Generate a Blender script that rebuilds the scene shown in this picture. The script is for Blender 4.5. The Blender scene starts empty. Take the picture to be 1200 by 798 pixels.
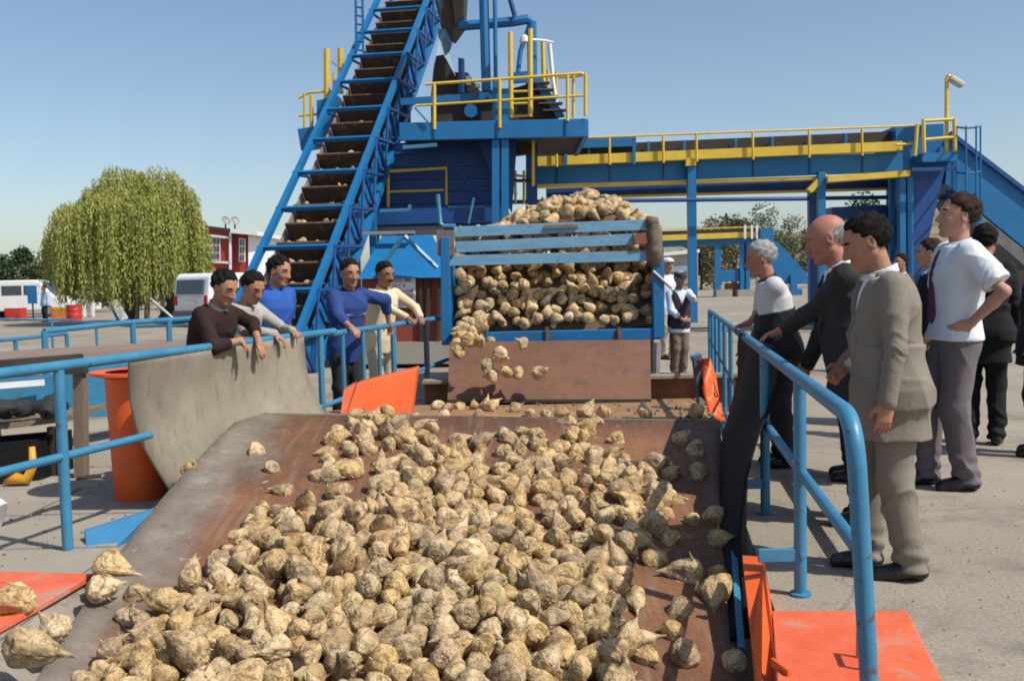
import bpy, bmesh, math, random, time
import numpy as np
from mathutils import Vector, Matrix, Euler, Quaternion
T0 = time.time()
random.seed(7); rng = np.random.default_rng(11)
scene = bpy.context.scene
COL = scene.collection
R = math.radians
# ------------------------------------------------------------------ camera
FP = 1150.0; CZ = 1.48
PITCH = math.atan(73 / FP); ROLL = R(1.3)
_F = Vector((0, math.cos(PITCH), -math.sin(PITCH))); _U0 = Vector((0, math.sin(PITCH), math.cos(PITCH))); _X0 = Vector((1, 0, 0))
_R = _X0 * math.cos(ROLL) - _U0 * math.sin(ROLL); _U = _X0 * math.sin(ROLL) + _U0 * math.cos(ROLL)
CAM = Vector((0, 0, CZ))
def ray(x, y): return (_F + _R * ((x - 600) / FP) + _U * ((399 - y) / FP))
def P(x, y, d):
    r = ray(x, y); return CAM + r * (d / r.y)
def G(x, y, z=0.0):
    r = ray(x, y); return CAM + r * ((z - CZ) / r.z)
def proj(p):
    v = Vector(p) - CAM; w = v.dot(_F)
    return 600 + FP * v.dot(_R) / w, 399 - FP * v.dot(_U) / w
cd = bpy.data.cameras.new('camera'); cam = bpy.data.objects.new('camera', cd); COL.objects.link(cam)
cd.sensor_width = 36; cd.lens = 36 * FP / 1200; cd.clip_start = 0.05; cd.clip_end = 4000
m3 = Matrix((_R, _U, -_F)).transposed(); cam.matrix_world = Matrix.Translation(CAM) @ m3.to_4x4()
scene.camera = cam
# ------------------------------------------------------------------ light
SUN_EL = R(50); SUN_DIR = Vector((math.cos(SUN_EL) * 0.87, -math.cos(SUN_EL) * 0.49, math.sin(SUN_EL))).normalized()
w = bpy.data.worlds.new('World'); scene.world = w; w.use_nodes = True
nt = w.node_tree; nt.nodes.clear()
sky = nt.nodes.new('ShaderNodeTexSky'); sky.sky_type = 'NISHITA'; sky.sun_disc = False
sky.sun_elevation = SUN_EL; sky.sun_rotation = math.atan2(SUN_DIR.x, SUN_DIR.y)
sky.altitude = 300; sky.air_density = 1.0; sky.dust_density = 1.5; sky.ozone_density = 1.2
bg = nt.nodes.new('ShaderNodeBackground'); bg.inputs[1].default_value = 0.115
ow = nt.nodes.new('ShaderNodeOutputWorld'); nt.links.new(sky.outputs[0], bg.inputs[0]); nt.links.new(bg.outputs[0], ow.inputs[0])
sl = bpy.data.lights.new('sun', 'SUN'); sl.energy = 4.1; sl.angle = R(0.5); sl.color = (1.0, 0.95, 0.87)
so = bpy.data.objects.new('sun', sl); COL.objects.link(so); so.rotation_euler = SUN_DIR.to_track_quat('Z', 'Y').to_euler()
so.location = (10, -6, 20)
scene.view_settings.view_transform = 'Standard'; scene.view_settings.look = 'None'
scene.view_settings.exposure = 0.22; scene.view_settings.gamma = 1.0
scene.render.engine = 'CYCLES'
try:
    scene.cycles.use_denoising = True; scene.cycles.max_bounces = 6; scene.cycles.diffuse_bounces = 3
    scene.cycles.filter_width = 1.9
except Exception: pass
# ------------------------------------------------------------------ materials
def mat(name, c1, c2=None, scale=3.0, c3=None, scale3=12.0, t3=(0.55, 0.7), rough=0.6, metal=0.0, bump=0.0, bscale=40.0,
        stretch=(1, 1, 1), spec=0.5, vary=0.0, rough2=None, sss=0.0, sheen=0.0, detail=6.0, bdist=0.01):
    m = bpy.data.materials.new(name); m.use_nodes = True
    n = m.node_tree.nodes; l = m.node_tree.links
    b = n['Principled BSDF']; b.inputs['Roughness'].default_value = rough; b.inputs['Metallic'].default_value = metal
    b.inputs['Specular IOR Level'].default_value = spec
    if sss: b.inputs['Subsurface Weight'].default_value = sss; b.inputs['Subsurface Radius'].default_value = (0.02, 0.008, 0.004)
    if sheen: b.inputs['Sheen Weight'].default_value = sheen
    tc = n.new('ShaderNodeTexCoord'); mp = n.new('ShaderNodeMapping'); mp.inputs['Scale'].default_value = stretch
    l.new(tc.outputs['Object'], mp.inputs[0])
    def noise(s, d=detail, r=0.6):
        t = n.new('ShaderNodeTexNoise'); t.inputs['Scale'].default_value = s; t.inputs['Detail'].default_value = d
        t.inputs['Roughness'].default_value = r; l.new(mp.outputs[0], t.inputs['Vector']); return t.outputs[0]
    def ramp(src, a, bb):
        t = n.new('ShaderNodeMapRange'); t.inputs['From Min'].default_value = a; t.inputs['From Max'].default_value = bb
        l.new(src, t.inputs[0]); return t.outputs[0]
    def mix(f, a, bb):
        t = n.new('ShaderNodeMix'); t.data_type = 'RGBA'
        l.new(f, t.inputs[0])
        for k, v in ((6, a), (7, bb)):
            if isinstance(v, tuple): t.inputs[k].default_value = (*v, 1)
            else: l.new(v, t.inputs[k])
        return t.outputs[2]
    out = None
    if c2 is not None: out = mix(ramp(noise(scale), 0.32, 0.68), c1, c2)
    if c3 is not None: out = mix(ramp(noise(scale3, 8), *t3), out if out is not None else c1, c3)
    if vary:
        oi = n.new('ShaderNodeObjectInfo'); hs = n.new('ShaderNodeHueSaturation')
        mr = n.new('ShaderNodeMapRange'); mr.inputs['To Min'].default_value = 1 - vary; mr.inputs['To Max'].default_value = 1 + vary
        l.new(oi.outputs['Random'], mr.inputs[0]); l.new(mr.outputs[0], hs.inputs['Value'])
        if out is None: hs.inputs['Color'].default_value = (*c1, 1)
        else: l.new(out, hs.inputs['Color'])
        out = hs.outputs[0]
    if out is None: b.inputs['Base Color'].default_value = (*c1, 1)
    else: l.new(out, b.inputs['Base Color'])
    if rough2 is not None:
        mr = n.new('ShaderNodeMapRange'); mr.inputs['To Min'].default_value = rough; mr.inputs['To Max'].default_value = rough2
        l.new(noise(scale * 1.7), mr.inputs[0]); l.new(mr.outputs[0], b.inputs['Roughness'])
    if bump:
        bp = n.new('ShaderNodeBump'); bp.inputs['Strength'].default_value = bump; bp.inputs['Distance'].default_value = bdist
        l.new(noise(bscale, 5), bp.inputs['Height']); l.new(bp.outputs[0], b.inputs['Normal'])
    return m
M = {}
M['blue'] = mat('machine_blue', (0.002, 0.125, 0.31), (0.006, 0.15, 0.36), 1.5, (0.07, 0.06, 0.06), 7, (0.60, 0.70), rough=0.42, rough2=0.6, bump=0.15, bscale=20)
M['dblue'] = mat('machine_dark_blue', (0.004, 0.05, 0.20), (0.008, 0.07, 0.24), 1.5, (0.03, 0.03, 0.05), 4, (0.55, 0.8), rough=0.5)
M['rail'] = mat('faded_rail_blue', (0.03, 0.17, 0.30), (0.05, 0.23, 0.37), 4, (0.10, 0.07, 0.05), 17, (0.60, 0.68), rough=0.42, bump=0.25, bscale=60, bdist=0.004)
M['yellow'] = mat('safety_yellow', (0.62, 0.40, 0.03), (0.7, 0.50, 0.06), 2, (0.35, 0.2, 0.05), 14, (0.6, 0.75), rough=0.5)
M['orange'] = mat('orange_paint', (0.72, 0.098, 0.010), (0.80, 0.125, 0.016), 2.5, (0.36, 0.13, 0.06), 7, (0.58, 0.72), rough=0.5, bump=0.15, bscale=25)
M['orangew'] = mat('worn_orange_paint', (0.66, 0.10, 0.035), (0.72, 0.16, 0.07), 6, (0.40, 0.30, 0.24), 4.5, (0.56, 0.72), rough=0.6, bump=0.3, bscale=40)
M['rust'] = mat('rusty_steel', (0.16, 0.062, 0.028), (0.24, 0.10, 0.045), 2.2, (0.09, 0.045, 0.03), 9, (0.5, 0.75), rough=0.62, rough2=0.85, bump=0.35, bscale=35)
M['grey'] = mat('grey_metal', (0.25, 0.25, 0.25), (0.32, 0.31, 0.3), 6, rough=0.5, metal=0.3)
M['dark'] = mat('dark_steel', (0.025, 0.02, 0.018), (0.045, 0.034, 0.026), 4, rough=0.75, bump=0.3)
M['white'] = mat('white_paint', (0.78, 0.78, 0.77), (0.7, 0.7, 0.69), 2, rough=0.4)
M['redwall'] = mat('red_sheet_wall', (0.22, 0.035, 0.018), (0.28, 0.05, 0.025), 1.6, (0.16, 0.06, 0.04), 7, (0.5, 0.8), rough=0.7)
M['glass'] = mat('window_glass', (0.05, 0.065, 0.08), rough=0.08, spec=0.8)
M['rubber'] = mat('black_rubber', (0.007, 0.007, 0.008), (0.014, 0.013, 0.012), 3, (0.035, 0.03, 0.025), 9, (0.62, 0.8), rough=0.6, bump=0.3, bscale=14, bdist=0.02, spec=0.12)
M['tyre'] = mat('tyre_rubber', (0.02, 0.02, 0.02), rough=0.8)
M['ltblue'] = mat('weathered_light_blue_planks', (0.17, 0.36, 0.50), (0.12, 0.29, 0.44), 4, (0.17, 0.14, 0.11), 13, (0.58, 0.66), rough=0.7, stretch=(1, 5, 5), bump=0.4, bscale=20)
M['wood'] = mat('grey_weathered_wood', (0.16, 0.11, 0.07), (0.22, 0.17, 0.12), 5, rough=0.85, stretch=(1, 1, 0.2), bump=0.5)
M['concrete'] = mat('concrete', (0.30, 0.27, 0.23), (0.36, 0.33, 0.28), 2, (0.2, 0.18, 0.15), 8, (0.55, 0.75), rough=0.9, bump=0.3)
# ------------------------------------------------------------------ mesh builder
class MB:
    def __init__(s): s.v = []; s.f = []; s.mi = []
    def add(s, v, f, mi=0):
        o = len(s.v); s.v += [tuple(p) for p in v]; s.f += [tuple(i + o for i in q) for q in f]; s.mi += [mi] * len(f); return s
    def box(s, c, size, rot=None, mi=0):
        c = Vector(c); hx, hy, hz = [a / 2 for a in size]
        m = rot if rot is not None else Matrix.Identity(3)
        v = [c + m @ Vector((x * hx, y * hy, z * hz)) for x in (-1, 1) for y in (-1, 1) for z in (-1, 1)]
        return s.add(v, [(0, 1, 3, 2), (4, 6, 7, 5), (0, 4, 5, 1), (2, 3, 7, 6), (0, 2, 6, 4), (1, 5, 7, 3)], mi)
    def bar(s, p, q, w, h=None, up=(0, 0, 1), mi=0):
        p = Vector(p); q = Vector(q); h = w if h is None else h
        y = (q - p); L = y.length; y.normalize(); x = y.cross(Vector(up))
        if x.length < 1e-4: x = y.cross(Vector((1, 0, 0)))
        x.normalize(); z = x.cross(y)
        return s.box((p + q) / 2, (w, L, h), Matrix((x, y, z)).transposed(), mi)
    def tube(s, pts, r, n=10, mi=0, cap=True):
        pts = [Vector(p) for p in pts]; rs = r if isinstance(r, (list, tuple)) else [r] * len(pts)
        o = []; prev = None
        for i, p in enumerate(pts):
            t = (pts[min(i + 1, len(pts) - 1)] - pts[max(i - 1, 0)]).normalized()
            if prev is None:
                a = t.orthogonal().normalized()
            else:
                a = (prev - t * prev.dot(t)); a = a.normalized() if a.length > 1e-5 else t.orthogonal().normalized()
            prev = a; b = t.cross(a)
            o += [p + (a * math.cos(2 * math.pi * k / n) + b * math.sin(2 * math.pi * k / n)) * rs[i] for k in range(n)]
        f = [(i * n + k, i * n + (k + 1) % n, (i + 1) * n + (k + 1) % n, (i + 1) * n + k) for i in range(len(pts) - 1) for k in range(n)]
        if cap: f += [tuple(reversed(range(n))), tuple((len(pts) - 1) * n + k for k in range(n))]
        return s.add(o, f, mi)
    def prism(s, pts, vec, mi=0):
        pts = [Vector(p) for p in pts]; vec = Vector(vec); n = len(pts)
        v = pts + [p + vec for p in pts]
        f = [tuple(reversed(range(n))), tuple(range(n, 2 * n))] + [(i, (i + 1) % n, (i + 1) % n + n, i + n) for i in range(n)]
        return s.add(v, f, mi)
    def quad(s, a, b, c, d, mi=0): return s.add([a, b, c, d], [(0, 1, 2, 3)], mi)
    def lathe(s, c, prof, n=24, mi=0, ax=None):
        c = Vector(c); v = []; m = ax if ax is not None else Matrix.Identity(3)
        for r, z in prof: v += [c + m @ Vector((r * math.cos(2 * math.pi * k / n), r * math.sin(2 * math.pi * k / n), z)) for k in range(n)]
        f = [(i * n + k, i * n + (k + 1) % n, (i + 1) * n + (k + 1) % n, (i + 1) * n + k) for i in range(len(prof) - 1) for k in range(n)]
        return s.add(v, f, mi)
    def build(s, name, mt, parent=None, smooth=False, loc=None, bevel=0.0, fixn=True):
        me = bpy.data.meshes.new(name)
        base = Vector((0, 0, 0))
        if parent is not None:
            base = Vector((0, 0, 0)); q_ = parent
            while q_ is not None: base = base + q_.location; q_ = q_.parent
        elif loc is not None: base = Vector(loc)
        me.from_pydata([(a[0] - base.x, a[1] - base.y, a[2] - base.z) for a in s.v], [], s.f)
        for m in (mt if isinstance(mt, (list, tuple)) else [mt]): me.materials.append(m)
        if any(s.mi): me.polygons.foreach_set('material_index', s.mi)
        if fixn:
            bm = bmesh.new(); bm.from_mesh(me); bmesh.ops.recalc_face_normals(bm, faces=bm.faces); bm.to_mesh(me); bm.free()
        if smooth: me.polygons.foreach_set('use_smooth', [True] * len(me.polygons)); 
        me.update()
        if smooth == 'auto':
            me.set_sharp_from_angle(angle=R(35))
        o = bpy.data.objects.new(name, me); COL.objects.link(o)
        if parent is not None: o.parent = parent
        elif loc is not None: o.location = base
        if bevel:
            b = o.modifiers.new('bevel', 'BEVEL'); b.width = bevel; b.segments = 2; b.limit_method = 'ANGLE'
        return o
def tag(o, label=None, cat=None, group=None, kind=None):
    if label: o['label'] = label
    if cat: o['category'] = cat
    if group: o['group'] = group
    if kind: o['kind'] = kind
    return o
def thing(name, label, cat, loc=(0, 0, 0), group=None):
    o = bpy.data.objects.new(name, None); COL.objects.link(o); o.location = loc; o.empty_display_size = 0.2
    return tag(o, label, cat, group)
def copy_thing(root, loc, rz=0.0, scale=None, label=None):
    r = root.copy(); COL.objects.link(r); r.location = loc; r.rotation_euler = (0, 0, rz)
    if scale: r.scale = (scale,) * 3
    if label: r['label'] = label
    for ch in list(root.children):
        c = ch.copy(); COL.objects.link(c); c.parent = r
        for g in list(ch.children):
            d = g.copy(); COL.objects.link(d); d.parent = c
    return r
def vnoise(p, seed=0):
    p = np.asarray(p, dtype=np.float64); i = np.floor(p).astype(np.int64); f = p - i; u = f * f * (3 - 2 * f)
    def h(a, b, c):
        n = (a * 374761393 + b * 668265263 + c * 2147483647 + seed * 974634777) & 0xFFFFFFFF
        n = ((n ^ (n >> 13)) * 1274126177) & 0xFFFFFFFF
        return ((n ^ (n >> 16)) & 0xFFFF) / 32767.5 - 1
    r = 0
    for a in (0, 1):
        for b in (0, 1):
            for c in (0, 1):
                wt = (u[..., 0] if a else 1 - u[..., 0]) * (u[..., 1] if b else 1 - u[..., 1]) * (u[..., 2] if c else 1 - u[..., 2])
                r = r + wt * h(i[..., 0] + a, i[..., 1] + b, i[..., 2] + c)
    return r
# ------------------------------------------------------------------ ground with the pit opening
def XR(Y): return G(1000, 490, 1.0).x + (G(829, 362, 1.0).x - G(1000, 490, 1.0).x) / (G(829, 362, 1.0).y - G(1000, 490, 1.0).y) * (Y - G(1000, 490, 1.0).y)
RL0 = G(78, 428, 1.05); RL1 = G(520, 372, 1.05)
def XL(Y): return RL0.x + (RL1.x - RL0.x) / (RL1.y - RL0.y) * (Y - RL0.y)
hole = [(-2.2, 0.9), (XR(0.9) - 0.14, 0.9), (XR(10.6) - 0.14, 10.6), (XL(10.6) + 0.14, 10.6), (XL(7.6) + 0.14, 7.6), (-2.2, 5.4)]
bm = bmesh.new()
outer = [bm.verts.new((x, y, 0)) for x, y in ((-900, -60), (900, -60), (900, 1500), (-900, 1500))]
inner = [bm.verts.new((x, y, 0)) for x, y in hole]
es = [bm.edges.new((outer[i], outer[(i + 1) % 4])) for i in range(4)] + [bm.edges.new((inner[i], inner[(i + 1) % 6])) for i in range(6)]
bmesh.ops.triangle_fill(bm, edges=es, use_beauty=True, use_dissolve=False)
me = bpy.data.meshes.new('ground')
bad = [f for f in bm.faces if f.calc_area() < 120 and all(v in inner for v in f.verts)]
if bad: bmesh.ops.delete(bm, geom=bad, context='FACES_ONLY')
bmesh.ops.recalc_face_normals(bm, faces=bm.faces)
for f in bm.faces:
    if f.normal.z < 0: f.normal_flip()
bm.to_mesh(me); bm.free()
gm = bpy.data.materials.new('dusty_asphalt'); gm.use_nodes = True
n = gm.node_tree.nodes; l = gm.node_tree.links; b = n['Principled BSDF']; b.inputs['Roughness'].default_value = 0.92
b.inputs['Specular IOR Level'].default_value = 0.25
tc = n.new('ShaderNodeTexCoord')
def _nz(s, d=8, r=0.6):
    t = n.new('ShaderNodeTexNoise'); t.inputs['Scale'].default_value = s; t.inputs['Detail'].default_value = d; t.inputs['Roughness'].default_value = r
    l.new(tc.outputs['Object'], t.inputs['Vector']); return t.outputs[0]
def _rp(src, cols):
    t = n.new('ShaderNodeValToRGB'); e = t.color_ramp.elements
    while len(e) < len(cols): e.new(0.5)
    for k, (ps, c) in enumerate(cols): e[k].position = ps; e[k].color = (*c, 1)
    l.new(src, t.inputs[0]); return t.outputs[0]
def _mx(f, a, c, mode='MIX'):
    t = n.new('ShaderNodeMix'); t.data_type = 'RGBA'; t.blend_type = mode
    if isinstance(f, float): t.inputs[0].default_value = f
    else: l.new(f, t.inputs[0])
    for k, v in ((6, a), (7, c)):
        if isinstance(v, tuple): t.inputs[k].default_value = (*v, 1)
        else: l.new(v, t.inputs[k])
    return t.outputs[2]
base = _rp(_nz(0.35, 6), [(0.3, (0.27, 0.235, 0.185)), (0.7, (0.37, 0.325, 0.26))])
grain = _rp(_nz(55, 4, 0.8), [(0.3, (0.62, 0.61, 0.60)), (0.68, (1.25, 1.24, 1.22))])
c1 = _mx(1.0, base, grain, 'MULTIPLY')
vor = n.new('ShaderNodeTexVoronoi'); vor.inputs['Scale'].default_value = 26; l.new(tc.outputs['Object'], vor.inputs['Vector'])
peb = n.new('ShaderNodeMapRange'); peb.inputs['From Min'].default_value = 0.16; peb.inputs['From Max'].default_value = 0.09; l.new(vor.outputs['Distance'], peb.inputs[0])
pg = n.new('ShaderNodeMath'); pg.operation = 'MULTIPLY'; l.new(peb.outputs[0], pg.inputs[0])
p2 = n.new('ShaderNodeMapRange'); p2.inputs['From Min'].default_value = 0.5; p2.inputs['From Max'].default_value = 0.62; l.new(_nz(3.0), p2.inputs[0]); l.new(p2.outputs[0], pg.inputs[1])
c2 = _mx(pg.outputs[0], c1, (0.42, 0.39, 0.33))
st = n.new('ShaderNodeMapRange'); st.inputs['From Min'].default_value = 0.52; st.inputs['From Max'].default_value = 0.70; l.new(_nz(1.3, 9, 0.7), st.inputs[0])
c3 = _mx(st.outputs[0], c2, (0.17, 0.145, 0.115))
# fine cracks
wv = n.new('ShaderNodeTexVoronoi'); wv.feature = 'DISTANCE_TO_EDGE'; wv.inputs['Scale'].default_value = 0.45
dn = n.new('ShaderNodeVectorMath'); dn.operation = 'ADD'; sc_ = n.new('ShaderNodeVectorMath'); sc_.operation = 'SCALE'; sc_.inputs['Scale'].default_value = 0.5
nn = n.new('ShaderNodeTexNoise'); nn.inputs['Scale'].default_value = 2.2; nn.inputs['Detail'].default_value = 6; l.new(tc.outputs['Object'], nn.inputs['Vector'])
l.new(nn.outputs['Color'], sc_.inputs[0]); l.new(tc.outputs['Object'], dn.inputs[0]); l.new(sc_.outputs[0], dn.inputs[1]); l.new(dn.outputs[0], wv.inputs['Vector'])
ck = n.new('ShaderNodeMapRange'); ck.inputs['From Min'].default_value = 0.006; ck.inputs['From Max'].default_value = 0.001; l.new(wv.outputs['Distance'], ck.inputs[0])
ck2 = n.new('ShaderNodeMath'); ck2.operation = 'MULTIPLY'; ck2.inputs[1].default_value = 0.45; l.new(ck.outputs[0], ck2.inputs[0])
c4 = _mx(ck2.outputs[0], c3, (0.10, 0.085, 0.07))
l.new(c4, b.inputs['Base Color'])
bp = n.new('ShaderNodeBump'); bp.inputs['Strength'].default_value = 0.45; bp.inputs['Distance'].default_value = 0.01; l.new(_nz(60, 6, 0.7), bp.inputs['Height']); l.new(bp.outputs[0], b.inputs['Normal'])
me.materials.append(gm)
go = bpy.data.objects.new('ground', me); COL.objects.link(go); go['kind'] = 'structure'
# pit walls and floor
mb = MB(); H6 = [Vector((x, y, -0.004)) for x, y in hole]
for i in range(6):
    a, c = H6[i], H6[(i + 1) % 6]; mb.quad(a, c, c + Vector((0, 0, -2.0)), a + Vector((0, 0, -2.0)))
mb.add([h + Vector((0, 0, -2.0)) for h in H6], [tuple(range(6))])
tag(mb.build('pit_wall', M['concrete'], fixn=False), kind='structure')
# concrete slabs in the left foreground (separate cast slabs with open joints)
sm_ = mat('slab_concrete', (0.27, 0.235, 0.185), (0.33, 0.29, 0.23), 1.2, (0.40, 0.37, 0.31), 6, (0.62, 0.72), rough=0.9, bump=0.35, bscale=30)
mb = MB()
rs = random.Random(3)
for j in range(9):
    y0 = 2.2 + j * 0.82
    for i in range(4):
        x1 = -2.24 if y0 < 5 else XL(y0 + .8) - 0.02; x1 -= i * 1.15; x0 = x1 - 1.13
        sh = 0.02
        z = 0.018 + rs.uniform(-0.004, 0.004)
        mb.box(((x0 + x1) / 2, y0 + 0.4, z / 2 + 0.002), (1.11, 0.79, z), Matrix.Rotation(R(rs.uniform(-.5, .5)), 3, 'Z'))
tag(mb.build('pavement', sm_, bevel=0.006), kind='structure')
# ------------------------------------------------------------------ the sloping steel plate
def PZ(X, Y): return 0.344 - 0.19 * (7.4 - Y) - 0.04 * (X - 1.6)
def onplate(x, y, dz=0.0):
    r = ray(x, y); # z0+t rz = a + b X + c Y
    a = 0.344 - 0.19 * 7.4 + 0.064 + dz
    t = (a - CZ) / (r.z + 0.04 * r.x - 0.19 * r.y); return CAM + r * t
Lp = [(292, 489), (250, 530), (205, 577), (172, 617), (140, 660), (108, 708), (75, 760), (30, 835), (-40, 960)]
Rp = [(842, 497), (846, 525), (851, 577), (855, 617), (859, 660), (863, 708), (868, 770), (874, 850), (884, 960)]
pm = bpy.data.materials.new('worn_rusty_plate'); pm.use_nodes = True
n = pm.node_tree.nodes; l = pm.node_tree.links; b = n['Principled BSDF']; b.inputs['Metallic'].default_value = 0.0; b.inputs['Specular IOR Level'].default_value = 0.35
tc = n.new('ShaderNodeTexCoord')
rusty = _rp(_nz(1.6, 7), [(0.28, (0.10, 0.062, 0.045)), (0.5, (0.19, 0.085, 0.042)), (0.72, (0.27, 0.125, 0.06))])
rusty = _mx(1.0, rusty, _rp(_nz(28, 5, 0.75), [(0.3, (0.72, 0.72, 0.74)), (0.7, (1.2, 1.18, 1.15))]), 'MULTIPLY')
greyw = _rp(_nz(3.2, 8, 0.7), [(0.3, (0.13, 0.10, 0.075)), (0.55, (0.21, 0.18, 0.145)), (0.75, (0.33, 0.295, 0.24))])
uvn = n.new('ShaderNodeUVMap'); sx = n.new('ShaderNodeSeparateXYZ'); l.new(uvn.outputs[0], sx.inputs[0])
ad = n.new('ShaderNodeMath'); ad.operation = 'MULTIPLY_ADD'; ad.inputs[1].default_value = 0.22; l.new(_nz(1.8, 8, 0.65), ad.inputs[0]); l.new(sx.outputs[0], ad.inputs[2])
wf = n.new('ShaderNodeMapRange'); wf.inputs['From Min'].default_value = 0.235; wf.inputs['From Max'].default_value = 0.165; l.new(ad.outputs[0], wf.inputs[0])
col = _mx(wf.outputs[0], rusty, greyw)
wf2 = n.new('ShaderNodeMapRange'); wf2.inputs['From Min'].default_value = 1.08; wf2.inputs['From Max'].default_value = 1.16; l.new(ad.outputs[0], wf2.inputs[0])
col = _mx(wf2.outputs[0], col, greyw)
# dried mud specks and streaks
sp = n.new('ShaderNodeMapRange'); sp.inputs['From Min'].default_value = 0.66; sp.inputs['From Max'].default_value = 0.72; l.new(_nz(13, 5, 0.6), sp.inputs[0])
col = _mx(sp.outputs[0], col, (0.38, 0.33, 0.26))
mp = n.new('ShaderNodeMapping'); mp.inputs['Scale'].default_value = (9, 0.7, 1); l.new(tc.outputs['Object'], mp.inputs[0])
sn = n.new('ShaderNodeTexNoise'); sn.inputs['Scale'].default_value = 2.5; sn.inputs['Detail'].default_value = 7; l.new(mp.outputs[0], sn.inputs['Vector'])
sr = n.new('ShaderNodeMapRange'); sr.inputs['From Min'].default_value = 0.52; sr.inputs['From Max'].default_value = 0.75; sr.inputs['To Max'].default_value = 0.6; l.new(sn.outputs[0], sr.inputs[0])
col = _mx(sr.outputs[0], col, (0.25, 0.19, 0.14))
l.new(col, b.inputs['Base Color'])
rr = n.new('ShaderNodeMapRange'); rr.inputs['To Min'].default_value = 0.62; rr.inputs['To Max'].default_value = 0.85; l.new(_nz(4), rr.inputs[0]); l.new(rr.outputs[0], b.inputs['Roughness'])
bp = n.new('ShaderNodeBump'); bp.inputs['Strength'].default_value = 0.4; bp.inputs['Distance'].default_value = 0.01; l.new(_nz(18, 8, 0.7), bp.inputs['Height']); l.new(bp.outputs[0], b.inputs['Normal'])
hop = thing('steel_hopper', 'wide rusty steel hopper plate sloping down under the heap of beets', 'hopper', (0, 7.4, 0))
NX = 40; vs = []; uvs = []
for (a, c) in zip(Lp, Rp):
    A, C = onplate(*a), onplate(*c)
    for k in range(NX + 1):
        t = k / NX; q = A.lerp(C, t); q.z += 0.006 * math.sin(q.x * 3 + q.y * 2)
        if t < 0.06: q.z += (0.06 - t) ** 2 * 12
        vs.append(q); uvs.append((t, 0))
nr = len(Lp)
fs = [(j * (NX + 1) + k, (j + 1) * (NX + 1) + k, (j + 1) * (NX + 1) + k + 1, j * (NX + 1) + k + 1) for j in range(nr - 1) for k in range(NX)]
mb = MB(); mb.add(vs, fs); po = mb.build('sloping_plate', pm, hop, smooth=True)
uvl = po.data.uv_layers.new(name='UVMap')
for lp in po.data.loops: uvl.data[lp.index].uv = uvs[lp.vertex_index]
sd = po.modifiers.new('solid', 'SOLIDIFY'); sd.thickness = 0.03; sd.offset = -1
# ridge beam at the top of the plate
mb = MB(); a = onplate(292, 489, 0.012); c = onplate(845, 497, 0.012)
mb.bar(a + Vector((0, .04, 0)), c + Vector((0, .04, 0)), 0.07, 0.05); mb.build('ridge_beam', mat('ridge_steel', (0.10, 0.085, 0.06), (0.16, 0.13, 0.09), 8, rough=0.7), hop, bevel=0.006)
# seam weld lines across plate
mb = MB()
for (xa, ya, xb, yb) in ((505, 498, 480, 960),):
    mb.bar(onplate(xa, ya, .004), onplate(xb, yb, .004), 0.018, 0.012)
mb.build('weld_seam', M['rust'], hop)
# landing floor beyond the ridge
mb = MB()
A = onplate(292, 487) + Vector((0, .08, -.01)); B = onplate(845, 495) + Vector((0, .08, -.01))
Cc = Vector((XR(10.4) - .2, 10.4, 0.16)); D = Vector((XL(10.4) + .2, 10.4, 0.16))
mb.prism([A, B, Cc, D], (0, 0, -0.04)); mb.build('landing_plate', mat('landing_steel', (0.24, 0.13, 0.06), (0.32, 0.19, 0.09), 3, (0.5, 0.24, 0.05), 2.4, (0.6, 0.66), rough=0.8, bump=0.5), hop)
mb = MB(); mb.box((0.9, 10.5, 0.1), (3.7, 0.12, 0.56)); mb.build('back_wall', M['rust'], hop, bevel=0.01)
mb = MB(); mb.box((0.9, 10.44, 0.40), (3.72, 0.26, 0.03)); mb.build('back_ledge', mat('ledge_mud', (0.3, 0.25, 0.18), (0.22, 0.17, 0.12), 6, rough=0.9), hop)
mb = MB(); mb.bar(onplate(848, 500, .03), onplate(869, 770, .03), 0.03, 0.10); mb.build('right_edge_strip', M['rail'], hop)
# side wall of blue steel at left under the lip
mb = MB()
pts = [P(100, 622, 5.6), P(182, 596, 5.85), P(150, 640, 5.62), P(104, 672, 5.3)]
mb.prism(pts, (-0.02, 0.03, 0)); mb.build('side_sheet', mat('side_sheet_blue', (0.03, 0.18, 0.36), (0.05, 0.22, 0.4), 4, (0.12, 0.1, 0.08), 10, (0.62, 0.75), rough=0.6), hop)
# concrete lip on the left foreground, sloping down to the plate
mb = MB()
lo = [(140, 655), (108, 704), (75, 757), (30, 832), (-40, 957)]
outp = [Vector((-2.19, 5.5, .01)), Vector((-2.19, 5.0, .01)), Vector((-2.24, 4.5, .01)), Vector((-2.26, 4.0, .01)), Vector((-2.3, 3.2, .01))]
for k in range(4):
    mb.quad(outp[k], outp[k + 1], onplate(*lo[k + 1]) + Vector((.02, 0, .004)), onplate(*lo[k]) + Vector((.02, 0, .004)))
lipo = mb.build('side_lip', mat('lip_concrete', (0.20, 0.17, 0.13), (0.30, 0.27, 0.22), 3, (0.12, 0.10, 0.08), 9, (0.55, 0.7), rough=0.85, bump=0.5, bscale=25), hop)
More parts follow.
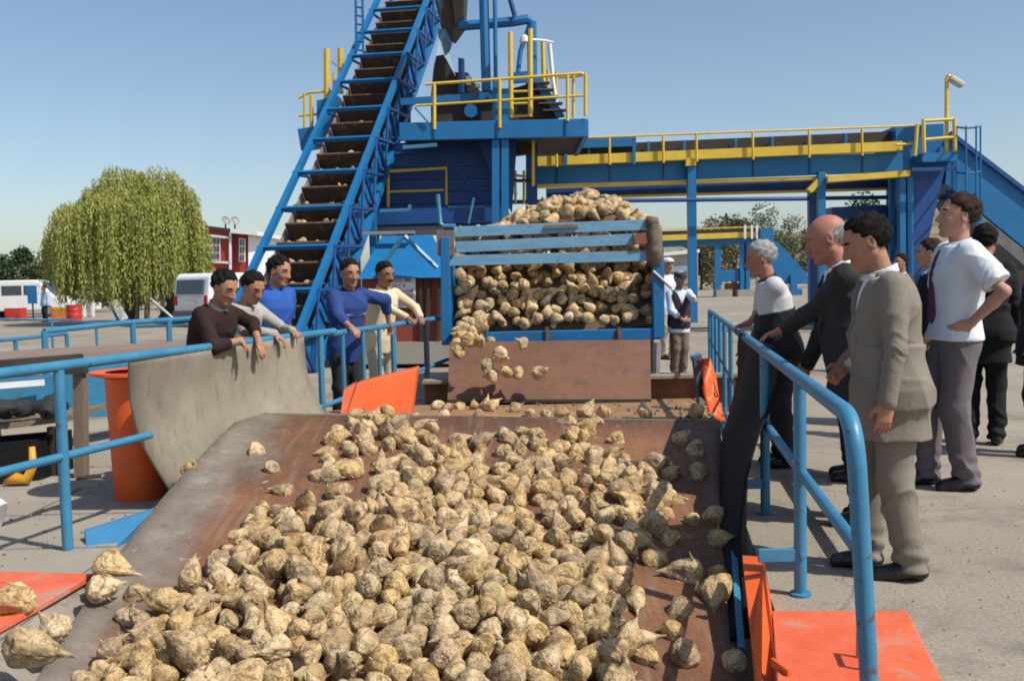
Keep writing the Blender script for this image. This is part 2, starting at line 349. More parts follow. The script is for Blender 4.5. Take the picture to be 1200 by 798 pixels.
# ------------------------------------------------------------------ leaning board on the left rail
pn = bpy.data.materials.new('weathered_board'); pn.use_nodes = True
n = pn.node_tree.nodes; l = pn.node_tree.links; b = n['Principled BSDF']; b.inputs['Roughness'].default_value = 0.9; b.inputs['Specular IOR Level'].default_value = 0.2
tc = n.new('ShaderNodeTexCoord')
base = _rp(_nz(3, 8, 0.7), [(0.3, (0.21, 0.185, 0.135)), (0.7, (0.32, 0.29, 0.22))])
mp = n.new('ShaderNodeMapping'); mp.inputs['Scale'].default_value = (7, 7, 1.0); l.new(tc.outputs['Object'], mp.inputs[0])
sn = n.new('ShaderNodeTexNoise'); sn.inputs['Scale'].default_value = 2.2; sn.inputs['Detail'].default_value = 8; sn.inputs['Roughness'].default_value = 0.75; l.new(mp.outputs[0], sn.inputs['Vector'])
sr = n.new('ShaderNodeMapRange'); sr.inputs['From Min'].default_value = 0.55; sr.inputs['From Max'].default_value = 0.78; sr.inputs['To Max'].default_value = 0.7; l.new(sn.outputs[0], sr.inputs[0])
col = _mx(sr.outputs[0], base, (0.06, 0.052, 0.04))
sr2 = n.new('ShaderNodeMapRange'); sr2.inputs['From Min'].default_value = 0.45; sr2.inputs['From Max'].default_value = 0.25; sr2.inputs['To Max'].default_value = 0.5; l.new(sn.outputs[0], sr2.inputs[0])
col = _mx(sr2.outputs[0], col, (0.33, 0.30, 0.24))
l.new(col, b.inputs['Base Color'])
bp = n.new('ShaderNodeBump'); bp.inputs['Strength'].default_value = 0.5; bp.inputs['Distance'].default_value = 0.01; l.new(sn.outputs[0], bp.inputs['Height']); l.new(bp.outputs[0], b.inputs['Normal'])
def railY(x):
    r = ray(x, 400); k = r.x / r.y; sl_ = (RL1.x - RL0.x) / (RL1.y - RL0.y); return (RL0.x - sl_ * RL0.y + .03) / (k - sl_)
XLd0, XLd1 = railY(153), railY(356)
rows = 12; cols = 14; vs = []
def _lerp(a, b, t): return a + (b - a) * t
for j in range(rows + 1):
    v = j / rows
    lx = np.interp(v, [0, .3, .6, 1], [153, 158, 170, 204]); ly = _lerp(416, 580, v); ld = XLd0 * (1 - v) + 6.3 * v
    rx = np.interp(v, [0, .5, 1], [356, 366, 384]); ry = _lerp(394, 492, v); rd = XLd1 * (1 - v) + 7.95 * v
    A = P(lx, ly, ld); C = P(rx, ry, rd)
    for k in range(cols + 1):
        t = k / cols; q = A.lerp(C, t)
        q.x += - 0.05 * math.sin(math.pi * v) * 0.6 + 0.012 * math.sin(t * 9) * v
        if v > .8: q.z += 0.10 * math.sin(math.pi * t) * (v - .8) * 5
        vs.append(q)
fs = [(j * (cols + 1) + k, (j + 1) * (cols + 1) + k, (j + 1) * (cols + 1) + k + 1, j * (cols + 1) + k + 1) for j in range(rows) for k in range(cols)]
mb = MB(); mb.add(vs, fs); o = mb.build('splash_board', pn, smooth=True, loc=(-2.1, 7, 0))
sd = o.modifiers.new('solid', 'SOLIDIFY'); sd.thickness = 0.02
tag(o, 'weathered grey-brown board leaning inside the left blue railing', 'board')
# ------------------------------------------------------------------ railings
def arc(p0, p1, p2, rr=0.12, n=6):
    a = (p0 - p1).normalized() * rr; c = (p2 - p1).normalized() * rr
    return [p1 + a * (1 - t) ** 2 + c * t ** 2 for t in [k / n for k in range(n + 1)]]
def rl(Y, z, off=0.0): return Vector((XL(Y) + off, Y, z))
def rr_(Y, z, off=0.0): return Vector((XR(Y) + off, Y, z))
# near left railing
lr = thing('pipe_railing', 'blue pipe railing along the left side of the pit, in front of the orange bin', 'railing', (XL(5), 5, 0))
mb = MB(); mb.tube([rl(1.5, 1.05), rl(5.5, 1.05), rl(8.6, 1.05)], 0.03, 14); mb.build('top_rail', M['rail'], lr, smooth='auto')
mb = MB(); mb.tube([rl(1.5, .55), rl(6.15, .545)], 0.024, 12); mb.build('mid_rail', M['rail'], lr, smooth='auto')
for Y in (2.9, 5.42):
    mb = MB(); mb.tube([rl(Y, 0.0), rl(Y, 1.03)], 0.03, 14); mb.build('post', M['rail'], lr, smooth='auto')
# far left railing with balusters
lr2 = thing('baluster_railing', 'blue railing with upright bars below the two men near the trailer', 'railing', (XL(9.5), 9.5, 0))
mb = MB(); mb.tube([rl(8.55, 1.03), rl(11.3, 1.05)], 0.028, 10); mb.build('top_rail', M['rail'], lr2, smooth='auto')
mb = MB(); mb.tube([rl(8.3, .42), rl(10.1, .50), rl(11.3, .56)], 0.022, 10); mb.build('bottom_rail', M['rail'], lr2, smooth='auto')
mb = MB(); mb.bar(rl(8.1, .25), rl(9.7, .30), 0.10, 0.10); mb.build('toe_beam', M['rail'], lr2)
for k, Y in enumerate((8.35, 8.75, 9.15, 9.5, 9.82)):
    mb = MB(); mb.tube([rl(Y, 0.0 if k in (0, 4) else .3), rl(Y, 1.03)], 0.020 if k not in (0, 4) else .028, 8); mb.build('baluster', M['rail'], lr2, smooth='auto')
dr = mat('dark_rail_paint', (0.008, 0.02, 0.035), rough=0.5)
mb = MB(); mb.tube([rl(10.6, 0.0, .03), rl(10.6, 1.05, .03)], 0.03, 8); mb.build('dark_post', dr, lr2, smooth='auto')
# right railing
br = thing('pipe_railing', 'blue bent pipe railing along the right side of the pit, gripped by the watching men', 'railing', (XR(4), 4, 0))
t0 = G(1000, 490, 1.0); Y0 = t0.y
mb = MB(); pts = [rr_(Y0, -0.02, 0.06)] + arc(rr_(Y0, 0.2, .06), rr_(Y0, 1.0, .0), rr_(8, 1.0), 0.16) + [rr_(5, 1.0), rr_(8.0, 1.0)]
mb.tube(pts, 0.031, 16); mb.build('top_rail', M['rail'], br, smooth='auto')
mb = MB(); mb.tube([rr_(Y0 + .02, .56, .02), rr_(6.2, .56)], 0.025, 12); mb.build('mid_rail', M['rail'], br, smooth='auto')
for Y in (4.42, 5.95):
    mb = MB(); mb.tube([rr_(Y, 0.0), rr_(Y, .98)], 0.029, 14); mb.lathe(rr_(Y, 0), [(0.0, .002), (.05, .002), (.05, .012), (.03, .016)], 12)
    mb.build('post', M['rail'], br, smooth='auto')
for Y in (4.42, 5.95):
    mb = MB(); q = rr_(Y, .19); mb.box(q + Vector((-.10, -.005, 0)), (.19, .022, .062)); mb.tube([q + Vector((0, -.04, 0)), q + Vector((0, .04, 0))], .014, 8)
    mb.build('bracket', M['rail'], br, bevel=0.004)
mb = MB(); mb.bar(rr_(4.7, .10, .34), rr_(8.4, .10, .30), .025, .07); mb.build('toe_board', M['rust'], br)
# far right railing
fr = thing('baluster_railing', 'blue railing with upright bars running to the man in the flat cap', 'railing', (XR(11), 11, 0))
mb = MB(); mb.tube([rr_(8.0, 1.0), rr_(12.7, 1.0), rr_(12.9, .94)], 0.026, 10); mb.build('top_rail', M['rail'], fr, smooth='auto')
mb = MB(); mb.tube([rr_(8.0, .5), rr_(12.9, .62)], 0.012, 6); mb.build('tie_bar', dr, fr, smooth='auto')
mb = MB(); mb.tube([rr_(8.5, .08), rr_(12.9, .08)], 0.02, 8); mb.build('bottom_rail', M['rail'], fr, smooth='auto')
for Y in (8.9, 9.8, 10.6, 11.4, 12.2, 12.9):
    mb = MB(); mb.tube([rr_(Y, 0.0), rr_(Y, 1.0)], 0.022, 8); mb.build('baluster', M['rail'], fr, smooth='auto')
# ------------------------------------------------------------------ rubber curtain
ys = [390, 410, 440, 480, 505, 560, 620, 690, 750]
Lx = [868, 864, 861, 851, 845, 847, 852, 858, 864]; Ld = [7.4, 7.35, 7.3, 7.2, 7.0, 6.3, 5.5, 4.85, 4.35]
Rx = [908, 911, 909, 900, 892, 878, 875, 882, 884]; Rd = [6.1, 5.95, 5.9, 5.8, 5.6, 5.3, 5.0, 4.7, 4.4]
Ry = [406, 420, 445, 482, 505, 560, 620, 690, 745]
vs = []; cols = 10; sub = 5; rws = []
for j in range((len(ys) - 1) * sub + 1):
    t = j / sub; ii = np.arange(len(ys))
    f = lambda a: float(np.interp(t, ii, a))
    rws.append((f(Lx), f(ys), f(Ld), f(Rx), f(Ry), f(Rd)))
for j, (lx, ly, ld, rx, ry, rd) in enumerate(rws):
    A = P(lx, ly, ld); C = P(rx, ry, rd)
    for k in range(cols + 1):
        t = k / cols; q = A.lerp(C, t); q.x += 0.035 * math.sin(t * 7 + j * .12) * min(1, j / 6); q.y += .02 * math.sin(j * .3 + t * 3); vs.append(q)
fs = [(j * (cols + 1) + k, (j + 1) * (cols + 1) + k, (j + 1) * (cols + 1) + k + 1, j * (cols + 1) + k + 1) for j in range(len(rws) - 1) for k in range(cols)]
mb = MB(); mb.add(vs, fs); o = mb.build('rubber_curtain', M['rubber'], smooth=True, loc=(1.5, 6, 0)); o.modifiers.new('solid', 'SOLIDIFY').thickness = 0.012
tag(o, 'black rubber sheet hung over the right blue railing down to the plate edge', 'rubber sheet')
# ------------------------------------------------------------------ orange guards
# near right: upright guard plus flat plate with handle
g1 = thing('floor_guard', 'orange steel guard and flat cover plate at the foot of the right railing', 'guard plate', G(1000, 750))
a = P(870, 655, 4.62); b2 = P(893, 655, 4.60); c2 = G(905, 716, .012); d2 = G(862 + 45, 860, .012)
mb = MB()
n0 = G(905, 716, .0); n1 = G(880 + 32, 860, .0)
mb.add([P(870, 655, 4.65), P(894, 657, 4.6), P(906, 716, 4.42), P(912, 800, 3.55), P(921, 900, 3.0), P(892, 900, 3.0), P(881, 760, 4.0),
        ], [(0, 1, 2, 3, 4, 5, 6)])
o = mb.build('upright_guard', M['orange'], g1); sd = o.modifiers.new('s', 'SOLIDIFY'); sd.thickness = 0.02
mb = MB(); q = [G(905, 716, .03), G(1063, 716, .03), G(1108, 806, .03), G(1150, 900, .03), G(918, 900, .03)]
mb.prism([v + Vector((0, 0, -.025)) for v in q], (0, 0, .028)); mb.build('cover_plate', M['orangew'], g1, bevel=0.004)
mb = MB(); h = G(1014, 786, .03); mb.tube([h, h + Vector((0, 0, .10)), h + Vector((0.02, .12, .10)), h + Vector((.02, .12, 0))], .011, 8); mb.build('handle', M['orangew'], g1, smooth='auto')
mb = MB(); mb.bar(G(905, 775, .04), G(925, 790, .04), .012, .03); mb.build('stiffener', M['orange'], g1)
# near left flat orange plate
mb = MB(); q = [G(-120, 668, .03), G(110, 674, .03), G(62, 702, .03), G(-10, 742, .03), G(-160, 800, .03)]
mb.prism([v + Vector((0, 0, -.02)) for v in q], (0, 0, .03)); o = mb.build('cover_plate', M['orangew'], loc=G(0, 700), bevel=.004)
tag(o, 'worn orange steel plate lying on the ground in the left foreground', 'steel plate')
# mid left orange guard
g2 = thing('orange_guard', 'bright orange box guard at the left top corner of the hopper', 'guard', P(440, 490, 8.2))
mb = MB(); f = [P(418, 449, 8.1), P(489, 431, 8.3), P(481, 492, 8.2), P(404, 492, 8.0)]
mb.prism(f, (-.0, .22, 0)); mb.build('guard_face', M['orange'], g2, bevel=.008)
mb = MB(); f = [P(403, 457, 8.05), P(417, 449.5, 8.09), P(403.5, 493, 7.99), P(398, 493, 7.99)]; mb.prism(f, (-.02, .2, 0)); mb.build('side_flange', M['orangew'], g2)
# far right crumpled orange guard
g3 = thing('orange_guard', 'crumpled orange guard with blue edge at the right top corner of the hopper', 'guard', P(835, 490, 8.6))
vs = []
for j in range(9):
    for k in range(5):
        x = _lerp(820, 830, j / 8) + k * _lerp(3.2, 5.5, j / 8); y = 420 + j * 8.4 + (k * 3 if j > 3 else 0)
        vs.append(P(x, y, 8.9 - j * .05 + .07 * math.sin(j * 1.3 + k * 1.1)))
mb = MB(); mb.add(vs, [(j * 5 + k, j * 5 + k + 1, (j + 1) * 5 + k + 1, (j + 1) * 5 + k) for j in range(8) for k in range(4)])
o = mb.build('bent_sheet', M['orange'], g3, smooth=True); o.modifiers.new('s', 'SOLIDIFY').thickness = .02
mb = MB(); mb.prism([P(813, 420, 8.95), P(820, 419, 8.95), P(829, 485, 8.6), P(820, 478, 8.6)], (0, .12, 0)); mb.build('back_plate', dr, g3)
mb = MB(); mb.prism([P(812, 418, 9), P(822, 415, 9), P(823, 421, 9), P(813, 424, 9)], (0, .15, 0)); mb.build('blue_cap', M['rail'], g3)
# ------------------------------------------------------------------ sugar beets
bt = bpy.data.materials.new('beet_skin'); bt.use_nodes = True
n = bt.node_tree.nodes; l = bt.node_tree.links; b = n['Principled BSDF']; b.inputs['Roughness'].default_value = 0.85; b.inputs['Specular IOR Level'].default_value = 0.25
tc = n.new('ShaderNodeTexCoord'); oi = n.new('ShaderNodeObjectInfo'); ge = n.new('ShaderNodeNewGeometry')
ads = n.new('ShaderNodeMath'); ads.operation = 'ADD'; l.new(oi.outputs['Random'], ads.inputs[0]); l.new(ge.outputs['Random Per Island'], ads.inputs[1])
fr_ = n.new('ShaderNodeMath'); fr_.operation = 'FRACT'; l.new(ads.outputs[0], fr_.inputs[0])
ov = n.new('ShaderNodeMath'); ov.operation = 'MULTIPLY'; ov.inputs[1].default_value = 37.0; l.new(fr_.outputs[0], ov.inputs[0])
cb = n.new('ShaderNodeCombineXYZ'); l.new(ov.outputs[0], cb.inputs[0]); l.new(ov.outputs[0], cb.inputs[1])
va = n.new('ShaderNodeVectorMath'); va.operation = 'ADD'; l.new(tc.outputs['Object'], va.inputs[0]); l.new(cb.outputs[0], va.inputs[1])
def bn(s, d=6, r=0.62, dist=0.0):
    t = n.new('ShaderNodeTexNoise'); t.inputs['Scale'].default_value = s; t.inputs['Detail'].default_value = d; t.inputs['Roughness'].default_value = r
    t.inputs['Distortion'].default_value = dist; l.new(va.outputs[0], t.inputs['Vector']); return t.outputs[0]
base = _rp(bn(9, 6, 0.65), [(0.30, (0.33, 0.205, 0.085)), (0.5, (0.55, 0.38, 0.18)), (0.70, (0.74, 0.565, 0.31))])
mud = n.new('ShaderNodeMapRange'); mud.inputs['From Min'].default_value = 0.50; mud.inputs['From Max'].default_value = 0.60; mud.inputs['To Max'].default_value = 0.8; l.new(bn(14, 8, 0.7, 0.6), mud.inputs[0])
col = _mx(mud.outputs[0], base, (0.16, 0.10, 0.045))
scr = n.new('ShaderNodeMapRange'); scr.inputs['From Min'].default_value = 0.60; scr.inputs['From Max'].default_value = 0.70; scr.inputs['To Max'].default_value = 0.8; l.new(bn(26, 4, 0.6, 1.4), scr.inputs[0])
col = _mx(scr.outputs[0], col, (0.68, 0.54, 0.33))
fa_ = n.new('ShaderNodeMath'); fa_.operation = 'SUBTRACT'; fa_.inputs[1].default_value = 0.5; l.new(bn(17, 4, 0.55, 1.8), fa_.inputs[0])
fb_ = n.new('ShaderNodeMath'); fb_.operation = 'ABSOLUTE'; l.new(fa_.outputs[0], fb_.inputs[0])
fc_ = n.new('ShaderNodeMapRange'); fc_.inputs['From Min'].default_value = 0.026; fc_.inputs['From Max'].default_value = 0.006; fc_.inputs['To Max'].default_value = 0.6; l.new(fb_.outputs[0], fc_.inputs[0])
col = _mx(fc_.outputs[0], col, (0.10, 0.062, 0.030))
grn = n.new('ShaderNodeMapRange'); grn.inputs['From Min'].default_value = 0.63; grn.inputs['From Max'].default_value = 0.75; grn.inputs['To Max'].default_value = 0.6; l.new(bn(6, 3, 0.5), grn.inputs[0])
col = _mx(grn.outputs[0], col, (0.36, 0.33, 0.12))
hs = n.new('ShaderNodeHueSaturation'); mr = n.new('ShaderNodeMapRange'); mr.inputs['To Min'].default_value = 0.82; mr.inputs['To Max'].default_value = 1.15
l.new(fr_.outputs[0], mr.inputs[0]); l.new(mr.outputs[0], hs.inputs['Value']); l.new(col, hs.inputs['Color'])
m2_ = n.new('ShaderNodeMath'); m2_.operation = 'MULTIPLY'; m2_.inputs[1].default_value = 7.3; l.new(fr_.outputs[0], m2_.inputs[0])
m3_ = n.new('ShaderNodeMath'); m3_.operation = 'FRACT'; l.new(m2_.outputs[0], m3_.inputs[0])
mr2 = n.new('ShaderNodeMapRange'); mr2.inputs['To Min'].default_value = 0.82; mr2.inputs['To Max'].default_value = 1.05; l.new(m3_.outputs[0], mr2.inputs[0]); l.new(mr2.outputs[0], hs.inputs['Saturation'])
l.new(hs.outputs[0], b.inputs['Base Color'])
h1 = bn(34, 7, 0.7, 0.8); vo = n.new('ShaderNodeTexVoronoi'); vo.feature = 'DISTANCE_TO_EDGE'; vo.inputs['Scale'].default_value = 30; l.new(va.outputs[0], vo.inputs['Vector'])
vr = n.new('ShaderNodeMapRange'); vr.inputs['From Max'].default_value = 0.12; l.new(vo.outputs['Distance'], vr.inputs[0])
hm = n.new('ShaderNodeMath'); hm.operation = 'MULTIPLY_ADD'; hm.inputs[1].default_value = 0.25; l.new(vr.outputs[0], hm.inputs[0]); l.new(h1, hm.inputs[2])
bp = n.new('ShaderNodeBump'); bp.inputs['Strength'].default_value = 0.8; bp.inputs['Distance'].default_value = 0.008; l.new(hm.outputs[0], bp.inputs['Height']); l.new(bp.outputs[0], b.inputs['Normal'])

def beet_arrays(seed, sub):
    rg = np.random.default_rng(100 + seed)
    bm = bmesh.new(); bmesh.ops.create_icosphere(bm, subdivisions=sub, radius=1.0)
    v = np.array([q.co[:] for q in bm.verts]); f = [tuple(x.index for x in q.verts) for q in bm.faces]; bm.free()
    nrm = v.copy(); z = v[:, 2]; ph = np.arctan2(v[:, 1], v[:, 0]); rad = np.hypot(v[:, 0], v[:, 1]) + 1e-9
    L = rg.uniform(1.1, 2.1); pw = rg.uniform(0.2, 0.85)
    t = np.clip(-z, 0, 1)
    prof = rad * (1 - 0.45 * pw * t ** 1.2)
    k = rg.integers(2, 4); p0 = rg.uniform(0, 6.28)
    prof *= 1 + 0.10 * np.cos(k * ph + p0 + z * rg.uniform(-1.5, 1.5)) * (1 - z ** 2)
    prof *= 1 + 0.10 * np.cos(2 * ph + p0 * 2)
    zz = np.where(z < 0, z * L, z * rg.uniform(0.62, 0.85))
    # tail
    tl = np.clip((t - 0.90) / 0.10, 0, 1); zz -= tl ** 1.5 * rg.uniform(0.25, 0.75); prof *= (1 - 0.45 * tl)
    out = np.stack([np.cos(ph) * prof, np.sin(ph) * prof, zz], 1)
    s1 = vnoise(nrm * 1.6 + seed * 3.1, 1)[:, None]; s2 = vnoise(nrm * 3.7 + seed, 2)[:, None]; s3 = vnoise(nrm * 8.5 + seed, 3)[:, None]; s4 = vnoise(nrm * 19 + seed, 4)[:, None]
    ridg = 1 - np.abs(vnoise(nrm * [3, 3, 7] + seed * 1.7, 6))[:, None]
    out += nrm * (0.12 * s1 + 0.05 * s2 + 0.022 * s3 + 0.012 * s4 + 0.035 * (ridg - .6))
    # vertical furrow on two flanks
    for fa in (p0 * 1.3, p0 * 1.3 + math.pi):
        dd = np.abs((ph - fa - 0.5 * z + math.pi) % (2 * math.pi) - math.pi)
        out -= nrm * (0.08 * np.exp(-(dd / 0.16) ** 2) * np.clip(1 - np.abs(z + .15) * 1.1, 0, 1))[:, None]
    # crown: cut flat with leaf stubs
    cz = 0.50 + 0.05 * rg.uniform(-1, 1); cap = out[:, 2] > cz; out[cap, 2] = cz + (out[cap, 2] - cz) * 0.30
    stub = np.clip(z - 0.72, 0, 1)[:, None] * (vnoise(nrm * 9 + 5 * seed, 9)[:, None] > 0.15) * 0.5; out[:, 2:3] += stub
    bend = rg.uniform(-.22, .22, 2); out[:, 0] += bend[0] * zz ** 2 * (zz < 0); out[:, 1] += bend[1] * zz ** 2 * (zz < 0)
    out[:, 2] += 0.14
    f = list(f)
    if sub >= 4:   # side rootlets, joined into the skin
        vv = [tuple(x) for x in out]
        for q in range(rg.integers(2, 6)):
            i = int(rg.integers(0, len(out))); 
            if out[i, 2] > 0.35: continue
            p = Vector(out[i]) * 0.93; d = Vector(nrm[i]).normalized(); d.z -= 0.9; d.normalize()
            L2 = rg.uniform(.25, .75); r0 = rg.uniform(.05, .11)
            side = Vector(rg.uniform(-1, 1, 3)).normalized() * 0.15
            mbb = MB(); mbb.tube([p, p + d * L2 * .35 + side * .4, p + d * L2 * .7 + side, p + d * L2 + side * 1.8], [r0, r0 * .7, r0 * .38, .01], 6)
            o = len(vv); vv += mbb.v; f += [tuple(a + o for a in g) for g in mbb.f]
        out = np.array(vv)
    return out, f
NV = 14
def mesh_from(name, v, f, m):
    me = bpy.data.meshes.new(name); me.from_pydata([tuple(x) for x in v], [], f); me.materials.append(m)
    me.polygons.foreach_set('use_smooth', [True] * len(me.polygons)); me.update(); return me
HI = []
for i in range(NV):
    v_, f_ = beet_arrays(i, 5); HI.append(mesh_from('sugar_beet', v_ * 0.07, f_, bt))
LO = [beet_arrays(i, 3) for i in range(NV)]
LOM = [beet_arrays(i, 4) for i in range(NV)]
# density outline in the picture, walked on the plate
core = [(476, 478), (560, 470), (760, 478), (735, 500), (700, 530), (760, 560), (790, 585), (790, 640), (742, 665), (722, 720), (745, 800), (770, 960), (10, 960), (110, 800), (178, 735), (245, 682), (278, 652), (305, 608), (392, 596), (372, 546), (402, 505)]
def inpoly(x, y, poly):
    c = False; j = len(poly) - 1
    for i in range(len(poly)):
        xi, yi = poly[i]; xj, yj = poly[j]
        if (yi > y) != (yj > y) and x < (xj - xi) * (y - yi) / (yj - yi) + xi: c = not c
        j = i
    return c
BE = []   # x y z r
def floor_z(x, y):
    return PZ(x, y) if y < 7.42 else 0.36 - (y - 7.42) * 0.065
def rest_z(x, y, r):
    z = floor_z(x, y) + r * 0.86
    if BE:
        A = np.array(BE); d2 = (A[:, 0] - x) ** 2 + (A[:, 1] - y) ** 2; R2 = ((A[:, 3] + r) * 0.90) ** 2
        m = d2 < R2
        if m.any(): z = max(z, float((A[m, 2] + np.sqrt(R2[m] - d2[m]) * 0.92).max()))
    return z
def drop(x, y, r, tries=7, spread=0.10, zmax=9):
    best = None
    for k in range(tries):
        xx, yy = (x, y) if k == 0 else (x + rng.normal(0, spread), y + rng.normal(0, spread))
        px, py = proj((xx, yy, floor_z(xx, yy)))
        if not inpoly(px, py, core): continue
        z = rest_z(xx, yy, r)
        h = z - floor_z(xx, yy)
        if best is None or h < best[0]: best = (h, xx, yy, z)
    if best and best[0] < zmax: BE.append((best[1], best[2], best[3], r)); return True
    return False
# base carpet, then a thicker heap where the photograph shows depth
for k in range(6000):
    px = rng.uniform(-60, 800); py = 474 + (960 - 474) * rng.uniform() ** 1.0
    if not inpoly(px, py, core): continue
    q = onplate(px, py) if py > 497 else None
    if q is None:
        q = Vector((P(px, 480, 8.0).x, rng.uniform(7.45, 9.2), 0))
        if rng.uniform() < .75: continue
    dep = q.y
    edge = min(1, max(0, (py - 490) / 240))
    if rng.uniform() > (dep / 8.0) ** 2: continue
    sp_n = vnoise(np.array([[q.x * 2.3, q.y * 2.3, .5]]), 21)[0]
    if sp_n < -.02 - .5 * edge and rng.uniform() < .93: continue
    zmax = 0.080 + 0.10 * edge * min(1, max(0, 1 - abs(px - 470) / 400)) + (0.02 if py > 640 else 0)
    drop(q.x, q.y, float(rng.uniform(0.044, 0.074)), zmax=zmax)
    if len(BE) > 900: break
single = [(300, 528), (223, 548), (319, 549), (335, 575), (376, 560), (352, 480), (396, 508), (491, 500), (731, 540), (758, 547), (797, 515), (815, 527), (818, 552), (786, 556), (776, 585), (840, 633),
          (810, 670), (840, 672), (838, 690), (800, 712), (803, 765), (860, 775), (745, 752), (756, 768), (838, 603), (127, 690), (160, 695), (150, 722), (255, 705), (755, 482), (660, 497), (690, 505), (722, 515), (686, 492), (770, 540), (560, 486), (620, 484), (750, 630), (765, 655), (772, 610), (735, 605),
          (742, 700), (735, 740), (812, 610), (722, 560), (790, 740), (270, 660), (295, 612), (330, 615), (118, 688), (640, 480), (707, 478), (520, 482), (815, 484)]
NS0 = len(BE)
for (px, py) in single:
    r = 0.058 if px not in (810, 838, 803, 776) else 0.078
    q = onplate(px, py, r * .8) if py > 497 else P(px, py, 7.9)
    BE.append((q.x, q.y, max(floor_z(q.x, q.y) + r * .72, -9) if py > 497 else floor_z(q.x, q.y) + r * .72, r))
# --- visibility ranking with a small sphere z-buffer
A = np.array(BE)
W_, H_ = 600, 420
zb = np.full((H_, W_), 1e9); idb = np.full((H_, W_), -1)
for i, (x, y, z, r) in enumerate(BE):
    px, py = proj((x, y, z)); px /= 2; py /= 2; rp = FP * r * 1.1 / y / 2
    x0, x1 = int(max(0, px - rp)), int(min(W_ - 1, px + rp + 1)); y0, y1 = int(max(0, py - rp)), int(min(H_ - 1, py + rp + 1))
    if x1 <= x0 or y1 <= y0: continue
    yy, xx = np.mgrid[y0:y1 + 1, x0:x1 + 1]; dd = ((xx - px) ** 2 + (yy - py) ** 2) / rp ** 2
    dz = y - r * np.sqrt(np.clip(1 - dd, 0, 1)); m = (dd < 1) & (dz < zb[y0:y1 + 1, x0:x1 + 1])
    zb[y0:y1 + 1, x0:x1 + 1][m] = dz[m]; idb[y0:y1 + 1, x0:x1 + 1][m] = i
vis = np.bincount(idb[idb >= 0].ravel(), minlength=len(BE))
order = [int(i) for i in np.argsort(-vis)]
indiv = set(i for i in order[:284] if vis[i] > 0)
print('beets', len(BE), 'visible', int((vis > 0).sum()), 'indiv', len(indiv))
def rand_rot(tilt=None):
    q = Quaternion((0, 0, 1), rng.uniform(0, 6.28)) @ Quaternion((1, 0, 0), rng.uniform(0.5, 2.5)) @ Quaternion((0, 0, 1), rng.uniform(0, 6.28)); return q
def beet_obj(p, r, label, group=None, rot=None, var=None):
    o = bpy.data.objects.new('sugar_beet', HI[int(rng.integers(0, NV)) if var is None else var]); COL.objects.link(o)
    o.location = p; o.rotation_mode = 'QUATERNION'; o.rotation_quaternion = rot or rand_rot(); s = r / 0.07 * rng.uniform(.82, 1.12)
    o.scale = (s, s * rng.uniform(.88, 1.08), s * (1.35 if var is not None else 1))
    return tag(o, label, 'sugar beet', group)
SV, SF = [], []
def stuff_beet(p, r, hi=False):
    v, f = (LOM if hi else LO)[int(rng.integers(0, NV))]; m = np.array(rand_rot().to_matrix()) * r * rng.uniform(.92, 1.12)
    o = sum(len(a) for a in SV[-1:]) if False else stuff_beet.n
    SV.append(v @ m.T + np.array(p)); SF.append([tuple(a + o for a in q) for q in f]); stuff_beet.n += len(v)
stuff_beet.n = 0
single_ids = set(range(NS0, len(BE)))
GRP = 'sugar beets heaped on the sloping steel plate'
for i, (x, y, z, r) in enumerate(BE):
    if i in indiv:
        if i in single_ids and proj((x, y, z))[0] > 725:
            beet_obj((x, y, z), r, 'tan sugar beet scattered at the right edge of the heap on bare steel', 'loose beets right of the heap')
        elif i in single_ids and proj((x, y, z))[0] < 400:
            beet_obj((x, y, z), r, 'tan sugar beet lying apart left of the heap on the bare plate', 'loose beets left of the heap')
        else:
            beet_obj((x, y, z), r, 'tan soil-stained sugar beet in the dense heap on the sloping plate', GRP)
    else: stuff_beet((x, y, z), r, True)
# beets on the left foreground, each told apart
beet_obj(G(18, 703, .09), .07, 'long pale sugar beet lying on the worn orange plate', rot=Quaternion((0, 1, 0), R(80)), var=3)
beet_obj(G(126, 660, .10), .065, 'tan sugar beet on the blue side sheet corner, the upper of two')
beet_obj(G(116, 690, .07), .060, 'darker sugar beet below another at the tip of the orange plate')
beet_obj(G(30, 756, .08), .085, 'large sugar beet lying in the bottom left corner on the concrete lip', rot=Quaternion((0, 1, 0), R(-75)), var=5)
beet_obj(G(66, 738, .06), .075, 'sugar beet with a rooty tail just right of the corner beet')
# falling beets in front of the hanging flap
fall = [(562, 400), (571, 428), (577, 440), (594, 436), (607, 437), (629, 437), (548, 398), (613, 402), (537, 412), (585, 415)]
for (px, py) in fall:
    beet_obj(P(px, py, 9.9), .085 if px == 629 else .072, 'sugar beet tumbling in mid air in front of the rusty hanging flap', 'beets falling from the trailer')
beet_obj(P(818, 483, 8.0), .06, 'elongated sugar beet beside the crumpled orange guard', rot=Quaternion((0, 1, 0), R(85)), var=2)
